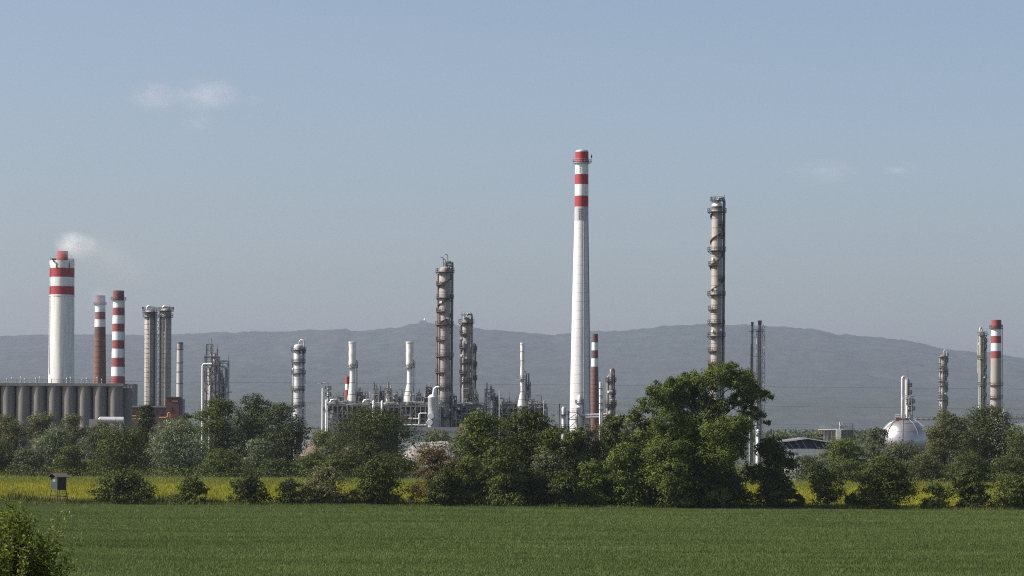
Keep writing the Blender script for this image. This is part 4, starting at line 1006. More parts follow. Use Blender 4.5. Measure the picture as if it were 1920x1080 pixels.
# --- spherical tank
S = Site('spherical_tank', 'shiny silver spherical gas tank with radial roof stairs', 'gas tank', 1694, 785, 1000)
Z = lambda py: S.z(1694, py); k = S.k; rr = 44 * k; zc = Z(828)
MB().lathe([(max(0.02, rr * 1.04 * math.cos(R(a))), zc + rr * math.sin(R(a))) for a in range(-60, 91, 6)], 48).build('tank_shell', M('silver_tank', (0.50, 0.47, 0.46), (0.42, 0.39, 0.385), 0.34, 0.8, 0.5), S.e)
for j in range(10):
    a = R(j * 36); MB().cone((math.cos(a) * rr * 0.8, math.sin(a) * rr * 0.8, 0), (math.cos(a) * rr * 0.85, math.sin(a) * rr * 0.85, zc), 0.4, 0.4, 10).build('leg', STEEL_L, S.e)
for az in (-60, -100, -140):
    MB().path([(math.cos(R(az)) * (rr * 1.04 + 0.15) * math.cos(R(e)), math.sin(R(az)) * (rr * 1.04 + 0.15) * math.cos(R(e)), zc + (rr + 0.15) * math.sin(R(e))) for e in range(10, 86, 5)], 0.11, 4).build('roof_stair', STEEL, S.e)
platform(S.e, 1.0, Z(783.6), 2.0, mat=STEEL_L)
MB().path([(S.x(1656, 800), -2, Z(815)), (S.x(1660, 795), -2, Z(803)), (S.x(1668, 790), -2, Z(795)), (S.x(1678, 790), -2, Z(791))], 2.4 * k, 10).build('duct', WHITE, S.e)
MB().box((S.x(1682, 787), -3, Z(786)), (10 * k, 0.4, 0.9)).build('walkway', RED_W, S.e)
for e in (25, 50):
    MB().arc(rr * 1.04 * math.cos(R(e)) - 0.02, rr * 1.04 * math.cos(R(e)) + 0.05, zc + rr * math.sin(R(e)), 0.10, 0, 360, 48).build('seam_ring', STEEL_L, S.e)
# --- vessel group above sphere
S = Site('vessel_pair', 'bright pipe and stepped grey vessels rising behind the spherical tank', 'process column', 1700, 706, 1040)
Z = lambda py: S.z(1700, py); X = lambda px: S.x(px, 750); k = S.k
MB().path([(X(1691), -1, 0), (X(1691), -1, Z(709)), (X(1692.2), -1, Z(706.5)), (X(1694), -1, Z(706)), (X(1697), -1, Z(708)), (X(1697.5), -1, Z(712))], 2.1 * k, 12).build('overhead_pipe', SHINY, S.e)
MB().lathe([(4.6 * k, 0), (4.6 * k, Z(713)), (2.2 * k, Z(709)), (0.02, Z(708))], 20, (X(1701.5), 0.8)).build('vessel', CLAD_D, S.e)
MB().lathe([(5.0 * k, 0), (5.0 * k, Z(747)), (2.4 * k, Z(743.5)), (0.02, Z(743))], 20, (X(1707.5), 0.2)).build('vessel', CLAD, S.e)
MB().lathe([(2.1 * k, 0), (2.1 * k, Z(762)), (0.02, Z(759.5))], 14, (X(1699), -2.6)).build('vessel', CLAD, S.e)
for p in (724, 738): platform(S.e, 4.6 * k, Z(p), 0.9, -90, 90, c=(X(1701.5), 0.8))
for p in (755, 768): platform(S.e, 5.0 * k, Z(p), 0.7, c=(X(1707.5), 0.2))
MB().box((X(1702), 0, Z(703)), (0.15, 0.15, 3.5)).build('head_post', STEEL, S.e)
clutter(S, X(1690), X(1713), -3, -1.5, Z(785), Z(740), 14, [STEEL_L, SHINY, STEEL], 0.08, 0.25, 51)
# --- right columns
column('pale column crusted with many small decks and yellowish stains', 1768.5, 664, 11, 1080, CLAD_Y, [D(p, ('f', 'r', 'l')[i % 3], 0.9) for i, p in enumerate(range(668, 780, 9))], pipes=[(200, 0.2, None, 670, CLAD), (-20, 0.22, None, 664, STEEL_L), (250, 0.18, None, 690, SHINY)], deckmat=STEEL)
MB()
column('tall yellowish column with an overhead pipe loop left of the striped tan chimney', 1842, 622, 10, 1070, CLAD_Y, [D(628, 'f', 0.9), D(640, 'r', 0.9), D(652, 'r', 0.8), D(672, 'l', 0.9), D(690, 'r', 0.8), D(708, 'r', 0.8), D(722, 'f', 0.8), D(742, 'r', 0.8)],
       pipes=[(215, 0.28, None, 622, SHINY), (240, 0.2, None, 630, CLAD_Y), (180, 0.35, 700, 626, CLAD_B), (-30, 0.3, None, 640, CLAD_Y)], deckmat=STEEL)
S = Site('tan_chimney', 'beige concrete chimney with red and white bands near its mouth', 'chimney', 1868, 601, 1150)
Z = lambda py: S.z(1868, py); k = S.k
banded_stack(S, [(Z(600), Z(615.5), RED_W, 'red_band'), (Z(615.5), Z(630), WHITE, 'white_band'), (Z(630), Z(643.5), RED_W, 'red_band'), (Z(643.5), Z(658.5), WHITE, 'white_band'), (Z(658.5), Z(672), RED_W, 'red_band'), (Z(672), 0, CONC_TAN, 'shaft')],
             [(0, 10.5 * k), (Z(615), 9.6 * k), (Z(600), 9.3 * k)], wall=0.5)
platform(S.e, 9.6 * k, Z(615.5), 0.7)
MB().box((10.6 * k, -0.4, Z(611)), (0.3, 0.3, 1.2)).build('warning_lamp', DARK, S.e)
for p in (722, 746): platform(S.e, 10.0 * k, Z(p), 0.8, mat=RUST)
ladder(S.e, 10.2 * k + 0.3, -0.4, 5, Z(616), STEEL, cage=False)
# --- pipe bridges right
def bridge(label, xa, xb, yt, yb, d, seed):
    S = Site('pipe_bridge', label, 'pipe rack', (xa + xb) / 2, yt, d); Z = lambda py: S.z((xa + xb) / 2, py)
    x0, x1 = S.x(xa, yt), S.x(xb, yt); n = max(2, int((xb - xa) / 10))
    for y in (-0.8, 0.8):
        for z in (Z(yt), Z(yb)): MB().box(((x0 + x1) / 2, y, z), (x1 - x0, 0.22, 0.22)).build('chord', STEEL_L, S.e)
        for i in range(n):
            a = x0 + (x1 - x0) * i / n; b = x0 + (x1 - x0) * (i + 1) / n
            MB().cone((a, y, Z(yb)), (b, y, Z(yt)), 0.07, 0.07, 4).build('brace', STEEL_L, S.e)
    for j in range(3): MB().path([(x0, -0.4 + j * 0.4, Z(yb) + 0.35), (x1, -0.4 + j * 0.4, Z(yb) + 0.35)], 0.22, 8).build('pipe', (CLAD_B, STEEL_L, CLAD)[j], S.e)
    for x in (x0 + 0.3, x1 - 0.3): MB().box((x, 0, Z(yb) / 2 - 0.1), (0.4, 0.9, Z(yb) - 0.3)).build('support', STEEL, S.e)
bridge('lattice pipe bridge leading right from the top of the spherical tank', 1714, 1766, 783, 788, 1045, 61)
bridge('lattice pipe bridge at the right edge above the white shed', 1890, 1960, 777, 783, 1060, 62)
S = Site('white_shed', 'white flat roofed shed under the pipe bridge at the right edge', 'building', 1910, 792, 1100)
MB().box((0, 0, S.z(1910, 785) / 2), (84 * S.k, 10, S.z(1910, 785))).build('wall', WHITEWALL, S.e)
MB().box((0, 0, S.z(1910, 785) + 0.2), (86 * S.k, 10.4, 0.4)).build('roof', GREYROOF, S.e)
S = Site('grey_dome_roof', 'small grey domed roof behind trees right of the tan chimney', 'building', 1882, 772, 1090)
Z = lambda py: S.z(1882, py)
MB().lathe([(11 * S.k, 0), (11 * S.k, Z(780)), (9 * S.k, Z(774)), (5 * S.k, Z(770.5)), (0.02, Z(769.5))], 28).build('wall', GREYWALL, S.e)
MB().lathe([(1.2 * S.k, Z(771)), (1.2 * S.k, Z(768)), (0.02, Z(767))], 10).build('roof_vent', STEEL_L, S.e)
S = Site('white_slope_conveyor', 'white inclined conveyor casing right of the spherical tank', 'conveyor', 1735, 790, 1060)
MB().path([(S.x(1716, 788), 0, S.z(1716, 789)), (S.x(1748, 810), 0, S.z(1748, 815))], 3.2 * S.k, 6).build('casing', WHITE, S.e)
MB().box((S.x(1730, 800), 0.2, S.z(1730, 803) / 2), (0.4, 0.6, S.z(1730, 803))).build('support', STEEL, S.e)

# --- power lines
def cable(label, pts, d, rad=0.05):
    S = Site('overhead_cable', label, 'power line', pts[0][0], pts[0][1], d, 'overhead power lines')
    xs = np.array([S.x(a, b) for a, b in pts]); zs = np.array([S.z(a, b) for a, b in pts])
    xx = np.linspace(xs[0], xs[-1], 60); co = np.polyfit(xs, zs, 2); zz = np.polyval(co, xx)
    MB().path([(float(a), 0.0, float(b)) for a, b in zip(xx, zz)], rad, 4).build('conductor', WIRE, S.e)
    S.e['label'] = label
cable('highest thin power cable sagging across the plain before the hills', [(-120, 712), (450, 722), (960, 714), (1200, 721), (1560, 733), (2060, 729)], 1600, 0.085)
cable('second thin power cable from the top, across the hill foot', [(-120, 752), (450, 757), (960, 752), (1200, 757), (1560, 771), (2060, 766)], 1620, 0.085)
cable('third power cable from the top, low over the right hand trees', [(1150, 785), (1450, 793), (1700, 801), (2060, 797)], 1640, 0.075)
cable('lowest power cable just above the right hand trees', [(1150, 792), (1450, 799), (1700, 806), (2060, 803)], 1660, 0.075)
# pole carrying low cables
S = Site('cable_pole', 'thin twin legged cable pole standing in the plain left of the barn', 'pole', 1452, 790, 1640)
for px in (1449, 1455): MB().box((S.x(px, 795), 0, S.z(1452, 789) / 2), (0.3, 0.3, S.z(1452, 789))).build('pole_leg', STEEL_L, S.e)
MB().box((0, 0, S.z(1452, 793)), (11 * S.k, 0.3, 0.3)).build('cross_arm', STEEL_L, S.e)

# --- castle and radome on the ridge
S = Site('hilltop_radar', 'tiny stone tower and white dome on the top of the hill', 'hilltop building', 792, 604, 14950)
Z = lambda py: S.z(792, py); k = S.k
zb = Z(610)
for px, pt, w in ((788.5, 601.5, 4), (794, 601, 8), (800.5, 603.5, 3)):
    MB().box((S.x(px, 604), 0, (zb + Z(pt)) / 2), (w * k, 10, Z(pt) - zb)).build('tower', CONC_TAN, S.e)
MB().lathe([(1.9 * k, Z(601)), (2.0 * k, Z(599)), (1.3 * k, Z(597.3)), (0.1, Z(596.6))], 16, (S.x(796.5, 600), -3)).build('radome', WHITE, S.e)

# --- bird
S = Site('bird', 'small dark bird gliding in the sky above the plant', 'bird', 986, 544, 620)
S.e.location.z = P(986, 544, 620).z
m = MB(); b = 0.26
m._add([(0, -0.24, 0), (-0.05, -0.05, 0.0), (0, -0.05, 0.06), (0.05, -0.05, 0), (0, -0.05, -0.05), (0, 0.18, 0.01), (-0.07, 0.30, 0.0), (0.07, 0.30, 0.0)],
       [(0, 1, 2), (0, 2, 3), (0, 3, 4), (0, 4, 1), (1, 5, 2), (2, 5, 3), (3, 5, 4), (4, 5, 1), (5, 6, 7)])
m.build('body', FEATHER, S.e)
for s in (-1, 1):
    w = MB(); w._add([(s * 0.04, -0.08, 0.02), (s * 0.04, 0.08, 0.02), (s * 0.26, 0.06, 0.12), (s * 0.26, -0.08, 0.12), (s * 0.52, 0.06, 0.05)], [(0, 1, 2, 3), (3, 2, 4)])
    w.build('wing', FEATHER, S.e)

# =================================================== rubble heaps
def heap(label, xa, xb, ytop, d, depth, mat, seed, n=420):
    r_ = np.random.default_rng(seed); x0, x1 = P(xa, ytop, d).x, P(xb, ytop, d).x; h = P((xa + xb) / 2, ytop, d).z
    xs = np.linspace(x0 - 2, x1 + 2, 40); ys = np.linspace(d - depth, d + depth, 14)
    def zf(X, Y):
        ex = np.clip(np.minimum(X - x0 + 2, x1 + 2 - X) / 5, 0, 1); ey = 1 - ((Y - d) / depth) ** 2
        return h * ex ** 0.7 * np.clip(ey * 1.8, 0, 1) ** 0.8 * (0.93 + 0.16 * vnoise(X, Y, 7, seed) + 0.10 * vnoise(X, Y, 2.5, seed)) - 0.1
    o = grid_mesh('rubble_heap', xs, ys, zf, mat, kind=None, smooth=False)
    tag(o, label, 'rubble', 'rubble heaps')
    X = r_.uniform(x0, x1, n); Y = r_.uniform(d - depth, d + depth * 0.4, n); Zv = zf(X, Y)
    co, q = [], []
    for x, y, z in zip(X, Y, Zv):
        s = r_.uniform(0.15, 0.55) ; A = r_.normal(size=(3, 3)); Q, _ = np.linalg.qr(A)
        b = np.array([[i, j, k] for i in (-1, 1) for j in (-1, 1) for k in (-1, 1)]) * np.array([s, s * r_.uniform(0.4, 0.9), s * r_.uniform(0.25, 0.6)]) * 0.6
        b = b @ Q.T + np.array([x, y, z + 0.1]); o0 = len(co); co.extend(b)
        q.extend([[o0 + i for i in f] for f in ((0, 1, 3, 2), (4, 6, 7, 5), (0, 4, 5, 1), (2, 3, 7, 6), (0, 2, 6, 4), (1, 5, 7, 3))])
    c = raw_mesh('rubble_blocks', np.array(co), np.array(q), mat, o); c['kind'] = 'stuff'
heap('pale heap of broken concrete before the low pale building', 757, 862, 827, 830, 10, RUBBLE, 71, 700)
heap('brownish pink rubble bank among the scrub left of the oak', 560, 690, 834, 820, 10, RUBBLE_R, 72)
heap('reddish rubble bank below the barn wall', 1480, 1545, 858, 760, 6, RUBBLE_R, 73, 220)

# =================================================== vegetation
def crown_mesh(name, lobes, n, leaf, mat, parent, rng, fit=None, droop=0.0, clump_k=7.5, sig=0.20):
    """lobes: (n,6) centre + radii in local metres. Leaves sit in clumps over the lobes."""
    lobes = np.asarray(lobes, float)
    wts = lobes[:, 3] * lobes[:, 5]; wts = wts / wts.sum()
    cl_c, cl_n, cl_s, cl_w = [], [], [], []
    for lb, w in zip(lobes, wts):
        k = max(6, int(clump_k * (lb[3] * lb[5]) ** 0.75 * 2.2))
        v = rng.normal(size=(k, 3)); v[:, 2] = v[:, 2] * 0.8 + 0.25; v[:, 1] -= 0.15
        v /= np.linalg.norm(v, axis=1)[:, None]
        rad = rng.uniform(0.55, 1.08, k)[:, None]
        cl_c.append(lb[:3] + v * rad * lb[3:]); cl_n.append(v)
        s = sig * min(lb[3], lb[5]) + 0.12
        cl_s.append(np.full(k, s) * rng.uniform(0.6, 1.35, k)); cl_w.append(np.full(k, w / k) * rng.uniform(0.4, 1.6, k))
    cc, cn, cs, cw = np.concatenate(cl_c), np.concatenate(cl_n), np.concatenate(cl_s), np.concatenate(cl_w)
    idx = rng.choice(len(cc), n, p=cw / cw.sum())
    off = rng.normal(size=(n, 3)) * cs[idx][:, None] * np.array([1, 1, 0.75])
    pos = cc[idx] + off
    pos[:, 2] -= droop * np.abs(off[:, 0])
    if fit is not None:            # x0, x1, z0, z1 the crown must fill
        a, b = np.percentile(pos[:, 0], [0.7, 99.3]); pos[:, 0] = fit[0] + (pos[:, 0] - a) / (b - a) * (fit[1] - fit[0])
        a, b = np.percentile(pos[:, 2], [1.0, 99.6]); pos[:, 2] = fit[2] + (pos[:, 2] - a) / (b - a) * (fit[3] - fit[2])
    pos[:, 2] = np.maximum(pos[:, 2], 0.05)
    on = off / (np.linalg.norm(off, axis=1)[:, None] + 1e-6)
    nr = 0.75 * on + 0.40 * cn[idx] + rng.normal(size=(n, 3)) * 0.38 + np.array([0, 0, 0.25])
    nr /= np.linalg.norm(nr, axis=1)[:, None]
    co, q = leaf_quads(pos, nr, leaf * rng.uniform(0.6, 1.35, n), rng)
    return raw_mesh(name, co, q, mat, parent)

def leaf_quads(pos, nr, size, rng, asp=0.55):
    n = len(pos)
    t = rng.normal(size=(n, 3)); a = np.cross(nr, t); a /= np.linalg.norm(a, axis=1)[:, None] + 1e-9; b = np.cross(nr, a)
    a = a * size[:, None] * 0.6; b = b * size[:, None] * 0.6 * asp
    bend = nr * size[:, None] * 0.10
    co = np.stack([pos - a - bend, pos + b + bend * 0.5, pos + a - bend, pos - b + bend * 0.5], 1).reshape(-1, 3)
    return co, np.arange(4 * n).reshape(n, 4)

def auto_lobes(w, h, zb, shape, rng, k, depth=0.85):
    L = []
    H = h - zb
    for i in range(k):
        t = (i + rng.uniform(0.1, 0.9)) / k
        if shape == 'round': hw = math.sqrt(max(0.05, 1 - (2 * t - 0.95) ** 2))
        elif shape == 'dome': hw = math.sqrt(max(0.06, 1 - t ** 2.2))
        elif shape == 'tall': hw = min(1.0, 0.62 + 0.5 * t) * math.sqrt(max(0.06, 1 - max(0, t - 0.55) ** 2 / 0.21))
        elif shape == 'cone': hw = max(0.15, 1 - t * 0.85)
        elif shape == 'vase': hw = (0.45 + 0.6 * t) * math.sqrt(max(0.08, 1 - max(0, t - 0.6) ** 2 / 0.17))
        else: hw = 1
        r = rng.uniform(0.20, 0.34) * w * (0.75 + 0.25 * hw) * (1.0 if shape != 'cone' else 0.8)
        a = rng.uniform(0, 2 * math.pi); q = math.sqrt(rng.uniform(0.15, 1.0)) * max(0.0, hw * w / 2 - r * 0.75)
        rz = min(r * rng.uniform(0.6, 0.85), H * 0.3)
        L.append((math.cos(a) * q, math.sin(a) * q * depth, zb + t * H * 0.96 , r, r * depth, rz))
    return L

def trunk_mesh(h, r0, lobes, parent, rng, stems=1, lean=0.0):
    m = MB()
    tops = []
    for s in range(stems):
        a = rng.uniform(0, 6.28); x, y = (math.cos(a) * r0 * 1.2 * (stems > 1), math.sin(a) * r0 * 1.2 * (stems > 1))
        pts = [Vector((x, y, -0.1))]; n = 5
        tx, ty = (x + rng.normal() * h * (0.06 + 0.05 * (stems > 1)), y + rng.normal() * h * 0.05)
        for i in range(1, n + 1):
            t = i / n; pts.append(Vector((x + (tx - x) * t + rng.normal() * r0 * 0.4, y + (ty - y) * t + rng.normal() * r0 * 0.4, h * t)))
        for i in range(n): m.cone(pts[i], pts[i + 1], r0 * (1 - 0.8 * i / n), r0 * (1 - 0.8 * (i + 1) / n), 7)
        tops.append(pts)
    for lb in lobes:
        pts = tops[int(rng.integers(stems))]; zt = lb[2]
        best = min(pts[1:], key=lambda p: abs(p.z - zt * 0.62))
        end = Vector((lb[0], lb[1], lb[2])); mid = (best + end) / 2 + Vector((0, 0, 0.1 * (end - best).length))
        m.cone(best, mid, r0 * 0.32, r0 * 0.2, 5); m.cone(mid, end, r0 * 0.2, r0 * 0.06, 5)
    return m.build('trunk', BARK, parent)

NLEAF = 0
def tree(name, label, xa, xb, yt, d, mat, shape='round', zb=0.0, k=12, leaf=0.34, cover=6.0, seed=1, group=None, stems=1, lobes_px=None, depth=0.85, tr=None, droop=0.0, cat=None, dens=1.0, sig=0.165, yb=None):
    global NLEAF
    rng = np.random.default_rng(seed)
    if 475 < d < 530: d -= 11
    if 465 < d < 475: dens *= 1.25
    if group == HG: xa, xb = xa + (xb - xa) * 0.035, xb - (xb - xa) * 0.035; sig *= 0.88
    base = P((xa + xb) / 2, 948, d); base.z = 0
    cx = P((xa + xb) / 2, yt, d).x
    kpx = d / F; w = (xb - xa) * kpx; h = P((xa + xb) / 2, yt, d).z
    e = thing(name, label, cat or ('tree' if 'tree' in name else 'shrub'), (cx, d, 0), group)
    zbm = zb * h if yb is None else max(0.0, P((xa + xb) / 2, yb, d).z)
    if lobes_px:
        lobes = []
        for (lx, ly, lrx, lry) in lobes_px:
            p = P(lx, ly, d); rr = lrx * kpx
            lobes.append((p.x - cx, rng.uniform(-0.35, 0.35) * w * depth * 0.7, p.z, rr, rr * 0.9, lry * kpx))
        fit = None
        area = sum(math.pi * l[3] * l[5] for l in lobes) * 0.62
    else:
        lobes = auto_lobes(w, h, zbm, shape, rng, k, depth)
        fit = (-w / 2, w / 2, zbm, h); area = w * (h - zbm) * 0.78
    n = int(cover * dens * area / (0.40 * leaf * leaf))
    n = max(400, min(n, 110000)); NLEAF += n
    crown_mesh('crown', lobes, n, leaf, mat, e, rng, fit, droop, sig=sig)
    trunk_mesh(max(h * 0.62, 0.6), tr or max(0.06, w * 0.02), lobes if len(lobes) < 26 else lobes[::2], e, rng, stems)
    return e

# ---- hedge line between the two fields (about 480 m away)
HG = 'bushes in the hedge line between the fields'
tree('hawthorn_shrub', 'broad dark dome shaped shrub just right of the hunting hide', 171, 293, 881, 481, L_DARK, 'dome', k=18, seed=101, group=HG, stems=4, sig=0.17)
tree('hawthorn_shrub', 'small lone leafy shrub right of the broad dark dome shrub', 319, 391, 894, 481, L_MID, 'dome', k=11, leaf=0.30, seed=102, group=HG, stems=3)
tree('hawthorn_shrub', 'rounded dark shrub narrow at its foot, standing alone on yellow', 427, 509, 889, 481, L_DARK, 'round', k=13, leaf=0.30, seed=103, group=HG, stems=3)
tree('hawthorn_shrub', 'small dark shrub touching the left side of the blossoming shrub', 516, 566, 898, 481, L_DARK, 'round', k=9, leaf=0.28, seed=104, group=HG, stems=3)
tree('elder_shrub', 'wide olive shrub covered in pale blossom', 553, 657, 876, 483, L_BLOSSOM, 'dome', k=16, leaf=0.28, seed=105, group=HG, stems=4)
tree('maple_tree', 'bushy dark green tree with drooping skirts right of the blossoming shrub', 652, 756, 862, 482, L_DARK, 'dome', k=17, leaf=0.32, seed=106, group=HG, stems=3)
tree('sapling', 'thin sparse sapling in front of a patch of yellow flowers', 752, 795, 905, 481, L_BROWN, 'vase', zb=0.25, k=6, leaf=0.24, cover=1.6, seed=107, group=HG, cat='tree')
tree('plum_tree', 'reddish brown leaved tree at the left end of the dense thicket', 772, 872, 836, 484, L_BROWN, 'round', zb=0.14, k=15, leaf=0.28, cover=4.2, seed=108, group=HG, stems=3)
TH = 'trees of the dense middle thicket'
tree('ash_tree', 'tall rounded tree at the left of the dense thicket', 845, 960, 772, 505, L_MID, 'round', zb=0.10, k=20, leaf=0.36, seed=110, group=TH)
tree('ash_tree', 'highest dark crown in the dense thicket right of the dark column', 925, 1042, 766, 512, L_DARK, 'round', zb=0.2, k=20, leaf=0.36, seed=111, group=TH)
tree('ash_tree', 'narrow dark tree filling the gap left of the tallest chimney', 1008, 1078, 803, 506, L_MID, 'tall', zb=0.1, k=14, leaf=0.34, seed=112, group=TH)
tree('ash_tree', 'lower grey green tree before the foot of the tallest chimney', 1062, 1150, 800, 520, L_GREY, 'round', zb=0.1, k=16, leaf=0.36, seed=113, group=TH)
tree('ash_tree', 'slim mid green tree right in front of the tallest chimney foot', 1040, 1112, 808, 516, L_MID, 'round', zb=0.1, k=13, leaf=0.34, seed=116, group=TH)
tree('ash_tree', 'round dark tree right of the tallest chimney foot', 1118, 1200, 778, 525, L_DARK, 'round', zb=0.1, k=16, leaf=0.36, seed=114, group=TH)
tree('ash_tree', 'dark tree tucked against the left flank of the biggest poplar', 1168, 1242, 762, 515, L_MID, 'round', zb=0.1, k=15, leaf=0.36, seed=115, group=TH)
US = 'undergrowth shrubs along the thicket foot'
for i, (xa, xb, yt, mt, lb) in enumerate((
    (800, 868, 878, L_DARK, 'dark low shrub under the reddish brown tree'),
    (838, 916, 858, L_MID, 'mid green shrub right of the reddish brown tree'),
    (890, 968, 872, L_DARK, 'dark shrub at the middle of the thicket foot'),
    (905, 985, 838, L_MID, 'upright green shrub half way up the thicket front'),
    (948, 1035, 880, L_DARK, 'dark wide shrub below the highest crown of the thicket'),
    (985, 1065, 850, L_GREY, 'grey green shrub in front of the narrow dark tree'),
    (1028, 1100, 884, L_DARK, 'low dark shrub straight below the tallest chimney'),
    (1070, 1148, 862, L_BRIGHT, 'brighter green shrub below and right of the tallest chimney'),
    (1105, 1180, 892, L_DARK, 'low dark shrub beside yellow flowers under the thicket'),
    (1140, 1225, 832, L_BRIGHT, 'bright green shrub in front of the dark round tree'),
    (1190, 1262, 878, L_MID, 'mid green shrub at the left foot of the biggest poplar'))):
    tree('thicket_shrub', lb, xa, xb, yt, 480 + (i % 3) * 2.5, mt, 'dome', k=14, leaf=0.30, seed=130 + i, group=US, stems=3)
# ---- the biggest tree
BIG = [(1366, 687, 14, 9), (1338, 690, 11, 8), (1284, 707, 9, 8), (1217, 734, 7, 9), (1437, 737, 7, 6), (1302, 704, 9, 8), (1402, 706, 12, 9), (1256, 716, 8, 8), (1352, 706, 36, 24), (1385, 716, 30, 22), (1322, 722, 28, 20), (1290, 716, 26, 14), (1288, 735, 34, 20), (1258, 732, 24, 18), (1228, 738, 13, 13), (1240, 752, 24, 18), (1412, 742, 26, 16), (1430, 740, 11, 9), (1395, 752, 34, 20),
       (1275, 762, 36, 24), (1330, 760, 40, 26), (1366, 770, 36, 24), (1410, 772, 20, 12), (1425, 784, 11, 9), (1246, 785, 26, 22), (1300, 800, 40, 28), (1345, 812, 36, 28), (1382, 798, 26, 22), (1262, 822, 32, 24), (1236, 842, 24, 22), (1305, 848, 38, 28),
       (1352, 856, 32, 28), (1270, 872, 34, 28), (1380, 846, 20, 22), (1322, 892, 36, 26), (1250, 905, 30, 22), (1290, 920, 34, 18), (1360, 905, 28, 24), (1345, 928, 26, 14), (1325, 785, 34, 26), (1290, 830, 30, 26), (1360, 835, 30, 26), (1325, 870, 34, 28), (1380, 820, 24, 24), (1395, 790, 24, 18), (1225, 880, 26, 26), (1260, 850, 28, 22), (1205, 752, 9, 8), (1232, 722, 9, 7), (1270, 716, 10, 7), (1416, 722, 10, 8), (1440, 744, 6, 5), (1437, 792, 6, 6)]
for _drop in ((1395, 752, 34, 20), (1366, 770, 36, 24), (1395, 790, 24, 18), (1330, 760, 40, 26)):
    BIG.remove(_drop)
BIG += [(1390, 750, 22, 14), (1362, 762, 24, 16), (1322, 758, 28, 18), (1392, 792, 18, 13)]
tree('poplar_tree', 'biggest poplar with uneven open crown standing above all other trees', 1205, 1443, 681, 479, L_BRIGHT, lobes_px=BIG, leaf=0.28, cover=7.5, seed=150, stems=3, tr=0.45, depth=0.75, sig=0.17)
tree('poplar_shrub', 'leafy bright clump hiding the left trunks of the biggest poplar', 1214, 1322, 792, 478, L_BRIGHT, 'round', zb=0.05, k=18, leaf=0.29, seed=170, group=US, stems=3)
tree('poplar_shrub', 'tall green clump hiding the middle trunks of the biggest poplar', 1278, 1386, 806, 480, L_MID, 'round', zb=0.05, k=18, leaf=0.29, seed=171, group=US, stems=3)
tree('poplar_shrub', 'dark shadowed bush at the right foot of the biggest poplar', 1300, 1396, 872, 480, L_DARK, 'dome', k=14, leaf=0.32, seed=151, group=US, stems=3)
tree('dogwood_shrub', 'darkest round tree standing right of the biggest poplar', 1395, 1494, 822, 481, L_DARK, 'round', zb=0.03, k=18, leaf=0.32, cover=7, seed=152, group=HG, stems=3, cat='tree')
tree('dogwood_shrub', 'small low sprig beside the darkest round tree', 1462, 1512, 918, 481, L_DARK, 'dome', k=6, leaf=0.26, seed=153, group=HG, stems=2)
tree('dogwood_shrub', 'small low sprig between the biggest poplar and the darkest tree', 1380, 1420, 917, 481, L_MID, 'dome', k=6, leaf=0.26, cover=3.5, seed=154, group=HG, stems=2)
tree('young_tree', 'small neat young tree with visible stem on the yellow strip', 1517, 1586, 886, 481, L_MID, 'round', zb=0.18, k=11, leaf=0.28, seed=155, group=HG, tr=0.13)
tree('hawthorn_shrub', 'tiny round shrub touching the large dark dome shrub', 1583, 1612, 926, 481, L_MID, 'round', k=6, leaf=0.24, seed=156, group=HG, stems=2)
tree('hawthorn_shrub', 'large dark dome shrub right of the neat young tree', 1596, 1718, 856, 482, L_DARK, 'dome', k=19, leaf=0.32, cover=7, seed=157, group=HG, stems=4)
tree('hawthorn_shrub', 'small shrub with yellow flowers to its right', 1724, 1782, 906, 481, L_MID, 'dome', k=10, leaf=0.28, seed=158, group=HG, stems=3)
tree('hawthorn_shrub', 'dark upright shrub between the small shrub and the edge shrub', 1778, 1856, 878, 482, L_DARK, 'round', k=14, leaf=0.30, cover=7, seed=159, group=HG, stems=3)
tree('hawthorn_shrub', 'broad bright topped shrub cut by the right edge', 1852, 1962, 889, 481, L_MID, 'dome', k=15, leaf=0.30, seed=160, group=HG, stems=3)

